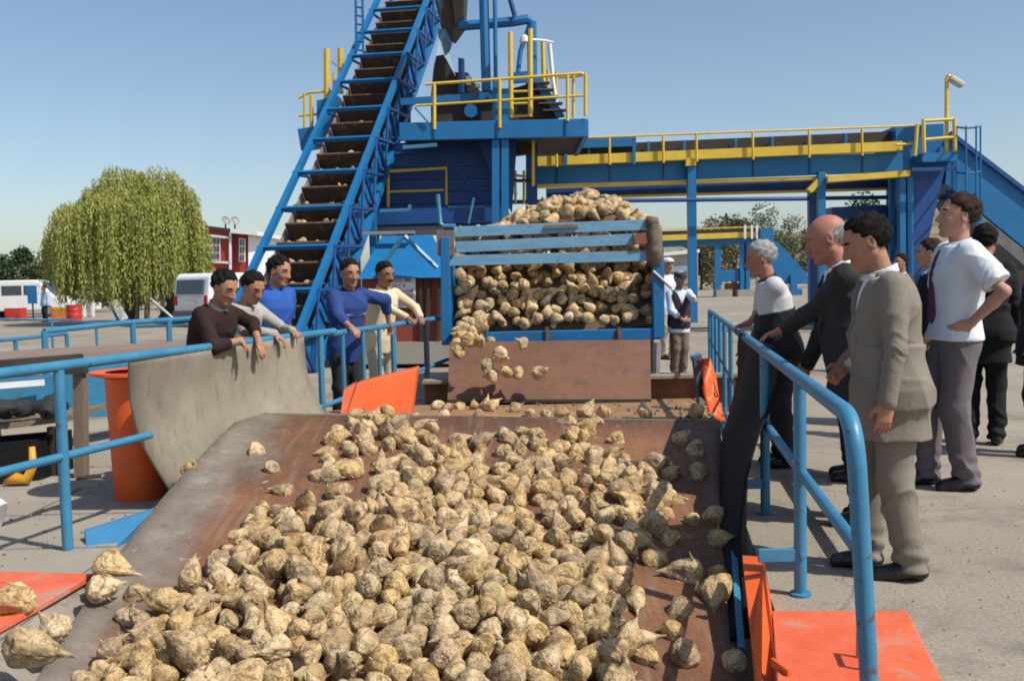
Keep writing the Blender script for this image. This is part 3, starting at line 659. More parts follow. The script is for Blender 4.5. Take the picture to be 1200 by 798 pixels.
# ------------------------------------------------------------------ trailer with its load
TD = 10.9; AX = Vector((0.15, 1, 0)).normalized()
t0 = P(520, 390, TD); TXL = P(527, 390, TD).x; TXR = P(768, 390, TD).x
tr = thing('beet_trailer', 'blue farm trailer heaped with sugar beets, its slatted tailgate raised', 'trailer', (0.35, TD, 0))
zb_ = P(640, 394, TD).z
def tp(x, y, v=0.0): return P(x, y, TD) + AX * v
mb = MB(); mb.box(((TXL + TXR) / 2, TD, zb_), (TXR - TXL + .1, .10, .125)); mb.build('rear_beam', M['blue'], tr, bevel=.008)
mb = MB()
for x in (641, 725): q = tp(x, 391); mb.box(q + Vector((0, -.06, 0)), (.035, .03, .15))
mb.build('beam_stay', M['rust'], tr)
for nm, x, w_, y0, y1 in (('corner_post', 522, .10, 278, 404), ('corner_post', 770.5, .125, 308, 396)):
    a = tp(x, y0); c = tp(x + 1, y1); mb = MB(); mb.bar(a, c, w_, .14, up=(0, 1, 0)); mb.build(nm, M['blue'], tr, bevel=.008)
rp = mat('rusty_post', (0.20, 0.10, 0.05), (0.10, 0.16, 0.22), 7, (0.3, 0.2, 0.12), 15, rough=0.8, bump=.4)
mb = MB(); mb.bar(tp(522, 270), tp(522, 300), .19, .10, up=(0, 1, 0)); mb.build('hinge_plate', rp, tr)
wp = M['wood']
mb = MB(); mb.tube([tp(768, 312), tp(766, 290), tp(767, 268), tp(766, 257)], [.09, .10, .085, .05], 9)
mb.tube([tp(757, 260), tp(770, 262)], .07, 9); mb.build('tarp_bundle', mat('dirty_tarp', (0.09, 0.075, 0.055), (0.22, 0.17, 0.11), 9, rough=.95, bump=.9, bscale=25), tr, smooth=True)
mb = MB(); mb.bar(tp(757, 279) , tp(742, 281), .12, .12); mb.build('rust_block', M['rust'], tr)
for (xa, ya, xb, yb, h) in ((532, 272, 762, 263.5, .115), (534, 290, 745, 280.5, .12), (519, 306, 761, 300, .115)):
    mb = MB(); mb.bar(tp(xa, ya), tp(xb, yb), .035, h); o = mb.build('tailgate_plank', M['ltblue'], tr, bevel=.004)
mb = MB(); mb.bar(tp(638, 266.5) + Vector((0, -.03, .0)), tp(677, 265) + Vector((0, -.03, 0)), .02, .035); mb.build('plank_splint', M['wood'], tr)
for x in (560, 640, 735):
    mb = MB(); mb.bar(tp(x, 268) + Vector((0, .03, 0)), tp(x, 306) + Vector((0, .03, 0)), .03, .05, up=(0, 1, 0)); mb.build('batten', M['wood'], tr)
mb = MB(); mb.tube([tp(764, 318) + Vector((0, -.08, 0)), tp(786, 338) + Vector((0, -.08, 0))], .017, 6); mb.build('latch_rod', M['grey'], tr)
# side boards, floor, chassis, wheels
LEN = 4.2
for sx_, xx in ((-1, TXL - .02), (1, TXR + .03)):
    p0 = Vector((xx, TD, zb_ + .45)); mb = MB(); mb.bar(p0 + AX * .1, p0 + AX * LEN, .05, .95); mb.build('side_board', M['blue'], tr)
    for v in (1.2, 2.4, 3.6):
        q = p0 + AX * v + Vector((sx_ * .05, 0, 0)); mb = MB(); mb.box(q, (.05, .08, 1.05)); mb.build('side_stake', M['blue'], tr)
mb = MB(); c0 = Vector(((TXL + TXR) / 2, TD, zb_ - .03)); mb.prism([Vector((TXL, TD + .06, zb_ - .02)), Vector((TXR, TD + .06, zb_ - .02)), Vector((TXR, TD, zb_ - .02)) + AX * LEN, Vector((TXL, TD, zb_ - .02)) + AX * LEN], (0, 0, -.05)); mb.build('load_floor', M['rust'], tr)
for dx in (-.45, .45):
    mb = MB(); mb.bar(c0 + Vector((dx, .1, -.13)), c0 + Vector((dx, 0, -.13)) + AX * LEN, .08, .14); mb.build('chassis_rail', M['dark'], tr)
for v in (1.6, 3.4):
    for s_ in (-1, 1):
        wc = c0 + AX * v + Vector((s_ * .95, 0, 0)); wc.z = .42
        ax = Matrix(((0, 0, 1), (0, 1, 0), (-1, 0, 0)))
        mb = MB(); mb.lathe(wc, [(.22, -.11), (.38, -.11), (.42, -.07), (.42, .07), (.38, .11), (.22, .11), (.22, -.11)], 24, ax=ax); wh = mb.build('wheel', M['tyre'], tr, smooth='auto')
        mb = MB(); mb.lathe(wc, [(0.01, -.03), (.21, -.05), (.22, -.1), (.225, .1), (.21, .05), (.01, .03)], 16, ax=ax)
        r_ = mb.build('rim', M['grey'], tr, smooth='auto')
    mb = MB(); q = c0 + AX * v; q.z = .42; mb.tube([q + Vector((-.95, 0, 0)), q + Vector((.95, 0, 0))], .05, 8); mb.build('axle', M['dark'], tr)
# support leg right of flap
mb = MB(); mb.tube([tp(769, 402), tp(768, 438)], .055, 8); mb.tube([tp(761, 436) , tp(786, 437)], .022, 6); mb.build('support_leg', M['grey'], tr)
# the hanging flap
mb = MB(); f = [P(527, 401, 10.55), P(762, 398, 10.55), P(763, 469, 10.0), P(524, 470, 10.0)]
mb.prism(f, (0, .03, 0)); o = mb.build('hanging_flap', mat('brown_flap_steel', (0.125, 0.052, 0.026), (0.18, 0.078, 0.038), 1.6, (0.09, 0.05, 0.034), 9, (0.5, 0.72), rough=0.7, bump=.25, bscale=18), tr, bevel=.004)
mb = MB(); mb.bar(P(524, 470, 9.98), P(763, 469.5, 9.98), .04, .03); mb.build('flap_edge', M['dark'], tr)
# load: rear face and heap
TW = TXR - TXL
def face_v(u, z):
    k = (z - .95)
    return .12 + .42 * k + .38 * math.exp(-((u / TW - .86) / .17) ** 2 - ((z - 1.55) / .28) ** 2) + .20 * math.exp(-((u / TW - .45) / .3) ** 2 - ((z - 1.50) / .16) ** 2)
def heap_z(u, v):
    a = u / TW
    return 1.98 + .36 * math.exp(-((a - .49) / .29) ** 2 - ((v - 1.3) / 1.0) ** 2) + .26 * math.exp(-((a - .76) / .22) ** 2 - ((v - 1.1) / 1.1) ** 2) - .10 * max(0, .3 - a)
nf = 0
zz_ = 1.00
while zz_ < 2.05:
    for k in range(int(TW / .125)):
        u = .07 + k * .125 + rng.uniform(-.045, .045); z = zz_ + rng.uniform(-.045, .045)
        if u > TW - .05: continue
        q = Vector((TXL + u, TD, z)) + AX * (face_v(u, z) + rng.uniform(-.07, .07)); stuff_beet(q, rng.uniform(.05, .078)); nf += 1
    zz_ += .105
v = .35
while v < 3.9:
    for k in range(int(TW / .125)):
        u = .05 + k * .125 + rng.uniform(-.05, .05)
        if u > TW - .03: continue
        z = heap_z(u, v) + rng.uniform(-.05, .04)
        q = Vector((TXL + u, TD, z)) + AX * (v + rng.uniform(-.05, .05)); stuff_beet(q, rng.uniform(.052, .08))
    v += .125
# slump over the beam at the left
for k in range(15):
    x = rng.uniform(530, 585); y = rng.uniform(372, 408); stuff_beet(P(x, y, 10.9 - (y - 372) * .006), rng.uniform(.055, .075))
# dark inner mass so that no gap shows through the load
mb = MB(); nu = 16
rowsz = [(z, None) for z in np.linspace(.92, 1.95, 9)]
vs = []
for z in np.linspace(.90, 1.93, 9):
    for k in range(nu + 1):
        u = TW * k / nu; vs.append(Vector((TXL + u, TD, z)) + AX * (face_v(u, z) + .10))
for v in np.linspace(.62, LEN - .1, 14):
    for k in range(nu + 1):
        u = TW * k / nu; vs.append(Vector((TXL + u, TD, heap_z(u, v) - .10)) + AX * v)
nrow = 23
fs = [(j * (nu + 1) + k, j * (nu + 1) + k + 1, (j + 1) * (nu + 1) + k + 1, (j + 1) * (nu + 1) + k) for j in range(nrow - 1) for k in range(nu)]
mb.add(vs, fs); mb.build('packed_load', mat('load_soil', (0.10, 0.07, 0.04), (0.16, 0.11, 0.06), 8, rough=.95, bump=1, bscale=12), tr, smooth=True)
# ------------------------------------------------------------------ inclined flight conveyor
L0 = P(283, 343, 16.6); L1 = P(424, 40, 23.7)
e = (L1 - L0).normalized(); hdir = Vector((e.x, e.y, 0)).normalized(); side = Vector((hdir.y, -hdir.x, 0)) * 1.30
nrm_ = side.cross(e).normalized(); nrm_ = nrm_ if nrm_.z > 0 else -nrm_
base0 = L0 + e * ((0.05 - L0.z) / e.z); Ltot = (9.0 - 0.05) / e.z
ic = thing('inclined_conveyor', 'tall blue inclined conveyor with dark flights carrying beets up to the tower', 'conveyor', (base0.x, base0.y, 0))
seg = (L1 - L0).length / 8.0
off0 = (L0 - base0).length
for s_, nm in ((0, 'left_chord'), (1, 'right_chord')):
    o_ = side * s_
    mb = MB(); mb.bar(base0 + o_, base0 + o_ + e * Ltot, .10, .13, up=nrm_); mb.build('upper_chord', M['blue'], ic)
    mb = MB(); mb.bar(base0 + o_ - nrm_ * .95, base0 + o_ - nrm_ * .95 + e * Ltot, .13, .15, up=nrm_); mb.build('lower_chord', M['blue'], ic)
    mb = MB(); mb.bar(base0 + o_ * .96 - nrm_ * .62, base0 + o_ * .96 - nrm_ * .62 + e * Ltot, .03, .42, up=nrm_); mb.build('trough_side', M['blue'] if s_ else mat('dusty_tan_side', (.30, .24, .16), (.12, .14, .16), 3, rough=.9), ic)
k = -2
while off0 + k * seg < Ltot:
    t = off0 + k * seg
    if t > 0:
        a = base0 + e * t + nrm_ * .03; mb = MB(); mb.bar(a - side * .05, a + side * 1.04, .055, .075, up=nrm_); mb.build('cross_bar', M['blue'], ic)
        for s_ in (1,):
            o_ = side * (s_ + .045)
            mb = MB(); mb.tube([base0 + o_ + e * t, base0 + o_ - nrm_ * .9 + e * (t + seg * .1)], .042, 6); mb.build('upright', M['dblue'], ic)
            mb = MB(); mb.tube([base0 + o_ + e * t, base0 + o_ - nrm_ * .9 + e * (t + seg)], .04, 6); mb.build('diagonal', M['dblue'], ic)
        mb = MB(); mb.tube([base0 + side * 1.045 - nrm_ * .9 + e * t, base0 + side * 1.045 + e * (t + seg)], .03, 6); mb.build('diagonal', M['dblue'], ic)
        mb = MB(); mb.tube([base0 - side * .04 + e * t, base0 - side * .04 - nrm_ * .9 + e * (t + seg)], .035, 6); mb.build('diagonal', M['dblue'], ic)
    k += 1
bed = mat('conveyor_bed', (.055, .034, .022), (.10, .062, .038), 3, (.20, .14, .085), 7, (.56, .7), rough=.85, bump=.5)
mb = MB(); a = base0 + side * .5 - nrm_ * .78; mb.bar(a, a + e * Ltot, 1.25, .04, up=nrm_); mb.build('bed', bed, ic)
k = 0; fl = seg * .5
while k * fl < Ltot - .3:
    a = base0 + e * (k * fl + .2) - nrm_ * .52
    mb = MB(); mb.bar(a + side * .03, a + side * .97, .05, .50, up=nrm_); mb.build('flight', bed, ic)
    t = k * fl + .2; nb = 6 if a.z < 3.8 else (3 if a.z < 4.8 else (2 if a.z < 6 else 1))
    for q in range(nb):
        p = base0 + e * (t + .12) - nrm_ * (.40 + rng.uniform(-.06, .06)) + side * (.12 + .76 * (q + rng.uniform(.1, .9)) / nb)
        stuff_beet(p, rng.uniform(.045, .07))
    k += 1
a = base0 + side * .96; mb = MB(); mb.prism([a, a + e * 1.4, a - nrm_ * .9 + e * 1.4, a - nrm_ * .9 + e * .4], side * .02); mb.build('foot_plate', M['blue'], ic)
for t in (5.6, 9.4):
    for s_ in (0, 1):
        q = base0 + e * t + side * s_ - nrm_ * .95; mb = MB(); mb.bar((q.x, q.y, 0), q, .14, .14, up=(0, 1, 0)); mb.build('support_post', M['blue'], ic)
# ------------------------------------------------------------------ loading tower
DT = 20.0
tw = thing('loading_tower', 'blue steel loading tower with a yellow-railed deck behind the trailer', 'tower', (0, DT, 0))
def tq(x, y, v=0.0): return P(x, y, DT + v)
def tbar(nm, x0, y0, x1, y1, w_, h_=None, m='blue', v=0.0, v1=None, up=(0, 0, 1)):
    mb = MB(); mb.bar(tq(x0, y0, v), tq(x1, y1, v if v1 is None else v1), w_, h_, up=up); return mb.build(nm, M[m], tw)
def ttube(nm, pts, r, m='blue'):
    mb = MB(); mb.tube([tq(*p) for p in pts], r, 8); return mb.build(nm, M[m], tw, smooth='auto')
zd0 = tq(580, 163).z; zd1 = tq(580, 142).z; xa = tq(468, 150).x; xb = tq(687, 150).x
mb = MB(); mb.box(((xa + xb) / 2, DT, (zd0 + zd1) / 2), (xb - xa, .10, zd1 - zd0)); mb.box((xb, DT + 1.6, (zd0 + zd1) / 2), (.10, 3.1, zd1 - zd0)); mb.build('deck_fascia', M['blue'], tw, bevel=.01)
mb = MB(); mb.box(((xa + xb) / 2, DT + 1.75, zd0 + .12), (xb - xa - .12, 3.3, .06)); mb.build('deck_floor', M['dark'], tw)
for x in (509, 583, 663): tbar('seam_plate', x, 142, x, 163, .03, .12, 'dblue', -.02, up=(0, 1, 0))
for (x, y0, y1, v) in ((509, 98, 152, -.06), (585.5, 93, 150, -.06), (665, 88, 142, -.06), (686, 86, 136, -.06), (642, 82, 138, 3.0), (652, 84, 138, 3.0), (672, 86, 138, 3)):
    ttube('yellow_post', [(x, y0, v), (x, y1, v)], .035, 'yellow')
ttube('handrail', [(498, 99, -.06), (586, 93, -.06), (665, 87.5, -.06), (681, 86, -.06), (686, 89, -.06), (687, 98, -.06)], .03, 'yellow')
ttube('handrail', [(487, 124, -.06), (586, 118, -.06), (687, 112, -.06)], .025, 'yellow')
ttube('handrail', [(686, 87, 0), (676, 90, 3.0), (600, 94, 3.0)], .028, 'yellow')
ttube('handrail', [(686, 112, 0), (676, 113, 3.0), (600, 116, 3.0)], .022, 'yellow')
ldr = thing('ladder', 'yellow ladder rising from the deck of the loading tower', 'ladder', (tq(610, 137).x, DT + .25, zd1))
def lt(nm, pts, r, m='yellow'):
    mb = MB(); mb.tube(pts, r, 8); return mb.build(nm, M[m], ldr, smooth='auto')
lt('stile', [tq(598, 38, .25), tq(599, 138, .25)], .05); lt('stile', [tq(621.5, 34, .25), tq(621.5, 137, .25)], .05)
for y in (108, 122, 137): lt('rung', [tq(599, y, .25), tq(621, y - 1, .25)], .025)
lt('far_stile', [tq(636, 48, 1.5), tq(637, 96, 1.5)], .045)
# columns and pipes
for x in (581, 592): tbar('column', x, 92 if x < 590 else 105, x, 412, .15, .18, 'blue', .12, up=(0, 1, 0))
ttube('tall_pipe', [(565, -60, .6), (567, 0, .6), (570, 107, .6)], .10)
ttube('tall_pipe', [(579, -60, .5), (580, 0, .5), (581, 95, .5)], .045)
ttube('top_frame', [(538, 31, 1.0), (600, 26, 1.0), (618, 23, 1.0), (623, 27, 1.0), (624, 95, 1.0)], .105)
ttube('brace_pipe', [(592, -20, .9), (603, 18, .9), (600, 26, .9)], .05, 'dblue')
ttube('brace_pipe', [(620, 32, 1.0), (610, 60, 1.0), (606, 95, .9)], .05)
# discharge head
mb = MB(); mb.prism([tq(512, -25, 1), tq(546, -30, 1), tq(543, 18, 1), tq(530, 36, 1), tq(516, 30, 1)], (0, 1.2, 0)); mb.build('discharge_head', M['dark'], tw)
mb = MB(); mb.prism([tq(527, -20, .9), tq(543, -25, .9), tq(541, 15, .9), tq(534, 30, .9)], (0, .04, 0)); mb.build('torn_apron', mat('tan_belt', (.14, .10, .07), (.05, .04, .03), 5, rough=.9), tw)
cs = mat('faded_plastic_sheet', (.12, .24, .30), (.08, .18, .24), 4, rough=.5)
vs = [tq(513, 34, .7), tq(522, 34, .8), tq(530, 52, .7), tq(526, 62, .85), tq(534, 90, .7), tq(520, 64, .8), tq(511, 66, .7), tq(514, 45, .85)]
mb = MB(); mb.prism(vs, (0, .03, 0)); mb.build('hanging_sheet', cs, tw)
mb = MB(); mb.prism([tq(512, 62, 1.2), tq(518, 62, 1.2), tq(533, 85, 1.2), tq(548, 85, 1.2), tq(566, 112, 1.2), tq(505, 112, 1.2), tq(508, 80, 1.2)], (0, .9, 0)); mb.build('bucket_chute', M['dark'], tw)
mb = MB(); mb.prism([tq(537, 68, 1), tq(544, 69, 1), tq(544, 110, 1), tq(537, 110, 1)], (0, .2, 0)); mb.build('rail_plate', M['dblue'], tw)
for (x, y) in ((549, 92), (549, 98), (560, 101)):
    mb = MB(); mb.box(tq(x, y, 1.1), (.1, .1, .08)); mb.build('roller_end', M['grey'], tw)
# machinery on deck
mb = MB(); mb.prism([tq(505, 112, .9), tq(600, 104, .9), tq(628, 96, .9), tq(640, 112, .9), tq(655, 137, .9), tq(505, 147, .9)], (0, 1.2, 0)); mb.build('machine_housing', M['dark'], tw)
mb = MB(); mb.prism([tq(620, 90, .8), tq(632, 88, .8), tq(662, 136, .8), tq(652, 137, .8)], (0, .2, 0)); mb.build('stair_stringer', M['blue'], tw)
for k in range(5):
    mb = MB(); mb.box(tq(630 + k * 5, 98 + k * 8, .84), (.5, .25, .03)); mb.build('step', mat('step_dark', (.12, .08, .06), rough=.9) if k == 0 else bpy.data.materials['step_dark'], tw)
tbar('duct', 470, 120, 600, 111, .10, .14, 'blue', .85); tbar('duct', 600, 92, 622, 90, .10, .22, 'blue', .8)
mb = MB(); mb.lathe(tq(552, 131, .7), [(0, -.1), (.14, -.1), (.14, .1), (0, .1)], 12, ax=Matrix(((1, 0, 0), (0, 0, -1), (0, 1, 0)))); mb.build('motor', M['blue'], tw)
ttube('white_arm', [(616, 46, .6), (640, 48, .8), (648, 50, .9)], .022, 'white'); ttube('white_arm', [(644, 52, 1.0), (648, 95, 1.0), (652, 125, 1.0)], .045, 'white')
mb = MB(); mb.lathe(tq(615, 50, .5), [(.01, .16), (.09, .1), (.11, 0), (.02, -.02)], 12); mb.build('flood_lamp', M['white'], tw)
# hopper body under the deck
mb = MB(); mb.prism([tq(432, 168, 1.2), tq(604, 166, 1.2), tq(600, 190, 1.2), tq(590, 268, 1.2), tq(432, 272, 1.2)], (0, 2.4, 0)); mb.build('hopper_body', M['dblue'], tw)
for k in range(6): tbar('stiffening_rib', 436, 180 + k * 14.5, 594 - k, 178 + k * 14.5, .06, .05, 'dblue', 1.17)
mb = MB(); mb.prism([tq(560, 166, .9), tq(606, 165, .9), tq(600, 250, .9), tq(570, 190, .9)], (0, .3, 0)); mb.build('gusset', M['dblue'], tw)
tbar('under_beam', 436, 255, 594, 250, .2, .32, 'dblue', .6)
tbar('sill_beam', 436, 270, 520, 268, .2, .12, 'grey', .9)
ttube('yellow_frame', [(455, 201, .8), (523, 197, .8), (523, 240, .8)], .035, 'yellow'); ttube('yellow_frame', [(453, 225, .8), (520, 223, .8)], .025, 'yellow'); ttube('yellow_frame', [(455, 201, .8), (455, 243, .8)], .03, 'yellow')
lb = 'rail'
tbar('bracket_bar', 472, 173, 512, 170, .06, .07, lb, -.3); tbar('bracket_bar', 445, 247, 479, 246, .06, .06, lb, -.6); tbar('bracket_bar', 479, 246, 481, 240, .06, .06, lb, -.6)
ttube('bent_rod', [(513, 228, -4), (516, 262, -4), (520, 265, -4), (534, 265, -4)], .035, lb); ttube('bent_rod', [(555, 232, -3), (549, 262, -3)], .02, lb); ttube('bent_rod', [(525, 243, .5), (570, 242, .5)], .02, lb)
ttube('tie_rod', [(533, 195, .7), (577, 252, .7)], .03, 'dblue')
ttube('brace_wire', [(486, 126, -.1), (503, 145, -.1)], .02, lb)
# left platform wing with yellow stop posts
tbar('wing_beam', 352, 165, 395, 158, .25, .5, 'blue', 3.0)
mb = MB(); mb.prism([tq(371, 118, 3), tq(396, 112, 3), tq(396, 158, 3), tq(371, 163, 3)], (0, .5, 0)); mb.build('wing_box', M['blue'], tw)
for (x, y0, y1, r_) in ((357, 110, 155, .035), (365, 112, 154, .045), (383, 58, 126, .075), (399, 57, 110, .07), (391, 85, 110, .03)):
    ttube('yellow_post', [(x, y0, 3.1), (x, y1, 3.1)], r_, 'yellow')
ttube('handrail', [(350, 115, 3.1), (362, 109, 3.1), (390, 107, 3.1)], .03, 'yellow'); ttube('handrail', [(350, 136, 3.1), (384, 133, 3.1)], .028, 'yellow')
ttube('guy_cable', [(388, 72, 3.1), (405, 84, 3.0)], .018, 'grey')
for x in (440, 470): tbar('column', x, 170, x, 420, .16, .16, 'dblue', 2.0, up=(0, 1, 0))
# yellow stair behind column
ttube('stair_rail', [(596, 196, 1.5), (606, 206, 1.5), (617, 207, 1.5)], .03, 'yellow')
for x in (604, 614): ttube('stair_post', [(x, 200, 1.5), (x, 238, 1.5)], .03, 'yellow')
ttube('stair_rail', [(596, 222, 1.5), (606, 228, 1.5)], .025, 'yellow'); tbar('yellow_upright', 625, 165, 625, 218, .06, .06, 'yellow', .6, up=(0, 1, 0)); tbar('stair_tread', 594, 212, 626, 212, .3, .05, 'dark', 1.6); tbar('upper_beam', 590, 176, 626, 172, .3, .3, 'dark', 1.4)
for x in (620, 626): tbar('rear_column', x, 165, x, 412, .14, .14, 'dblue', 1.6, up=(0, 1, 0))
# cage ladder above the conveyor
cl = thing('ladder', 'blue vertical ladder at the top left of the inclined conveyor', 'ladder', tq(421, 66, 3))
for x in (416, 424):
    mb = MB(); mb.bar(tq(x, -60, 3), tq(x + 1.5, 62, 3), .05, .05, up=(0, 1, 0)); mb.build('stile', M['blue'], cl)
for k in range(12):
    y = -52 + k * 10; mb = MB(); mb.tube([tq(416, y, 3), tq(425, y + 2, 3)], .02, 6); mb.build('rung', M['dblue'], cl)
# ------------------------------------------------------------------ blue roofed housing with red wall
DH = 16.6
hs_ = thing('pump_house', 'red-walled housing under a blue sloped roof with a white notice', 'shed', (P(480, 400, DH).x, DH, 0))
def hq(x, y, v=0.0): return P(x, y, DH + v)
mb = MB(); mb.prism([hq(447, 279, 1.2), hq(506, 277, 1.2), hq(532, 325, -.15), hq(420, 327, -.15)], (0, .04, .03)); mb.build('roof', M['blue'], hs_)
mb = MB(); mb.prism([hq(424, 325), hq(530, 323), hq(530, 402), hq(424, 404)], (0, 1.8, 0)); mb.build('wall', M['redwall'], hs_)
mb = MB(); mb.prism([hq(418, 402, -.1), hq(536, 400, -.1), hq(536, 426, -.1), hq(418, 427, -.1)], (0, 2.0, 0)); mb.build('plinth', M['concrete'], hs_)
for (x0, y0, x1, y1) in ((472, 277, 444, 318), (474, 277, 512, 314)):
    mb = MB(); mb.tube([hq(x0, y0, -.3), hq(x1, y1, -.3)], .045, 6); mb.build('strut', M['rail'], hs_)
mb = MB(); mb.box(hq(456, 273, .8), (.9, .2, .05)); mb.build('light_strip', M['grey'], hs_)
for (x0, y0, x1, y1) in ((493, 325, 494, 400), (503, 325, 499, 400), (515, 325, 513, 402)):
    mb = MB(); mb.bar(hq(x0, y0, -.05), hq(x1, y1, -.05), .05, .05, up=(0, 1, 0)); mb.build('wall_channel', M['dark'], hs_)
sb = thing('notice_board', 'white notice board with lines of red writing on the red wall', 'sign', hq(471, 342, -.06))
mb = MB(); mb.prism([hq(453, 324, -.06), hq(487, 323, -.06), hq(487, 360, -.06), hq(453, 361, -.06)], (0, .02, 0)); mb.build('panel', M['white'], sb)
redm = mat('sign_red', (.45, .05, .06), rough=.6)
mb = MB(); rs = random.Random(5)
for j, y in enumerate((329, 335.5, 341.5, 347, 352.5, 357)):
    x = 460 + rs.uniform(0, 2); xe = 484 if j not in (1,) else 474
    while x < xe:
        w_ = .95; q = hq(x, y - (x - 460) * .03, -.065)
        kind = rs.choice((0, 1, 2, 3)); h_ = .062
        mb.box(q + Vector((-.004, 0, 0)), (.008, .004, h_))
        if kind in (0, 2): mb.box(q + Vector((.012, 0, h_ / 2 - .004)), (.024, .004, .008))
        if kind in (0, 1): mb.box(q + Vector((.012, 0, -h_ / 2 + .004)), (.024, .004, .008))
        if kind in (2, 3, 1): mb.box(q + Vector((.012, 0, 0)), (.022, .004, .008))
        if kind == 3: mb.box(q + Vector((.024, 0, 0)), (.008, .004, h_))
        x += 2.9 if rs.random() > .18 else 4.6
lt_ = mb.build('lettering', redm, sb); lt_['kind'] = 'stuff'
# ------------------------------------------------------------------ bridge conveyor to the right
DB = 24.0
bg_ = thing('conveyor_bridge', 'long blue horizontal conveyor bridge with yellow walkway and handrail', 'conveyor bridge', (6, DB, 0))
def bq(x, y, v=0.0): return P(x, y, DB + v)
def bbar(nm, x0, y0, x1, y1, w_, h_=None, m='blue', v=0.0, up=(0, 0, 1), root=None):
    mb = MB(); mb.bar(bq(x0, y0, v), bq(x1, y1, v), w_, h_, up=up); return mb.build(nm, M[m], root or bg_)
def btube(nm, pts, r, m='blue', root=None):
    mb = MB(); mb.tube([bq(*p) for p in pts], r, 8); return mb.build(nm, M[m], root or bg_, smooth='auto')
bbar('main_beam', 628, 206, 1066, 190, .14, .46, 'blue'); bbar('lower_flange', 628, 219, 1062, 206, .35, .07, 'yellow', .1)
bbar('second_beam', 640, 227, 1062, 214, .14, .24, 'dblue', 1.6); bbar('second_flange', 640, 233, 1062, 221, .3, .05, 'yellow', 1.6)
bbar('walkway_channel', 630, 190, 1055, 172, .30, .22, 'yellow', -.15)
bbar('belt_trough', 630, 181, 1060, 162, .8, .26, 'dark', .7)
bbar('cover_box', 662, 170, 744, 167, .5, .24, 'blue', .3)
for x in (663, 743): bbar('cover_post', x, 163, x, 193, .07, .07, 'blue', -.35, up=(0, 1, 0))
btube('handrail', [(628, 164, -.4), (850, 155.5, -.4), (1060, 148, -.4), (1075, 147, -.4)], .025, 'yellow')
for x in (652, 714, 777, 816, 882, 948, 1010):
    yt = 163.5 - (x - 628) * .0365; btube('rail_post', [(x, yt, -.4), (x + .5, yt + 33, -.4)], .03, 'yellow'); bbar('beam_stiffener', x + 1, yt + 33, x + 1, yt + 52, .03, .03, 'dblue', -.09, up=(0, 1, 0))
for x in (690, 760, 802, 862, 905, 950, 991): 
    yt = 171 - (x - 628) * .037; bbar('idler_bracket', x, yt, x, yt + 14, .06, .06, 'blue', .2, up=(0, 1, 0))
btube('service_pipe', [(600, 237, -.6), (700, 235.5, -.6), (945, 233, -.6)], .05, 'dblue')
bbar('post', 810, 196, 812, 378, .20, .20, 'blue', -.2, up=(0, 1, 0)); bbar('post_cap', 809, 186, 809, 195, .24, .2, 'yellow', -.25, up=(0, 1, 0))
bbar('post', 962, 202, 964, 382, .17, .17, 'blue', -.2, up=(0, 1, 0)); bbar('post', 952, 212, 953, 381, .22, .2, 'dblue', 1.6, up=(0, 1, 0))
bbar('yellow_brace', 948, 224, 967, 204, .14, .14, 'yellow', -.2); bbar('yellow_flange', 967, 211, 1063, 204, .4, .14, 'yellow', -.25)
bbar('cross_beam', 940, 233, 1070, 231, .1, .1, 'dblue', 1.6)
for x, m_ in ((1056, 'blue'), (1065, 'blue')): bbar('post', x, 208, x + 1, 386, .14, .2, m_, -.2, up=(0, 1, 0))
# transfer house with hopper and chute
th = thing('transfer_tower', 'blue transfer tower with hopper, cage ladder and yellow corner rails', 'tower', bq(1085, 385))
th.location.z = 0
def tb(nm, *a, **k): return bbar(nm, *a, root=th, **k)
mb = MB(); mb.prism([bq(1050, 148, 0), bq(1106, 145, 0), bq(1106, 185, 0), bq(1068, 190, 0), bq(1050, 182, 0)], (0, 1.4, 0)); mb.build('head_box', M['blue'], th)
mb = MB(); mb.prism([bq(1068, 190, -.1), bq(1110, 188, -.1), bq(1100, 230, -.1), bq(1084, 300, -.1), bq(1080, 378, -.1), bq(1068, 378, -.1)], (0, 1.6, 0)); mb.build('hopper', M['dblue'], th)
mb = MB(); mb.prism([bq(1081, 180, -.6), bq(1121, 178, -.6), bq(1121, 189, -.6), bq(1081, 190, -.6)], (0, 1.0, 0)); mb.build('platform', M['blue'], th)
for (x0, y0, x1, y1) in ((1082, 140, 1083, 179), (1118, 139, 1119, 178), (1075, 146, 1072, 183)):
    btube('yellow_post', [(x0, y0, -.6), (x1, y1, -.6)], .045, 'yellow', th)
btube('yellow_rail', [(1082, 142, -.6), (1118, 140, -.6)], .04, 'yellow', th); btube('yellow_rail', [(1083, 164, -.6), (1119, 161, -.6)], .04, 'yellow', th); btube('yellow_rail', [(1050, 170, -.5), (1075, 168, -.5)], .03, 'yellow', th)
mb = MB(); mb.prism([bq(975, 243, 1.3), bq(1043, 240, 1.3), bq(1044, 292, 1.3), bq(975, 294, 1.3)], (0, 1.2, 0)); mb.build('side_hopper', M['dblue'], th)
for (x, y1) in ((1113, 260), (1120, 250), (1045, 385)): tb('post', x, 188, x, y1, .12, .12, up=(0, 1, 0), v=.3)
tb('post', 1140, 285, 1141, 388, .16, .16, up=(0, 1, 0), v=-.9); tb('bracket_arm', 1132, 257, 1150, 257, .1, .1, v=-.7)
tb('cross_beam', 1068, 199, 1120, 198, .08, .08, m='dblue', v=-.65)
cg = thing('cage_ladder', 'blue caged ladder on the right side of the transfer tower', 'ladder', bq(1138, 290, -.6))
for (x, v_) in ((1121, -.2), (1132, -.9), (1144, -.9), (1149, -.3)):
    mb = MB(); mb.tube([bq(x, 148, v_), bq(x, 272, v_)], .022, 6); mb.build('cage_bar', M['blue'], cg)
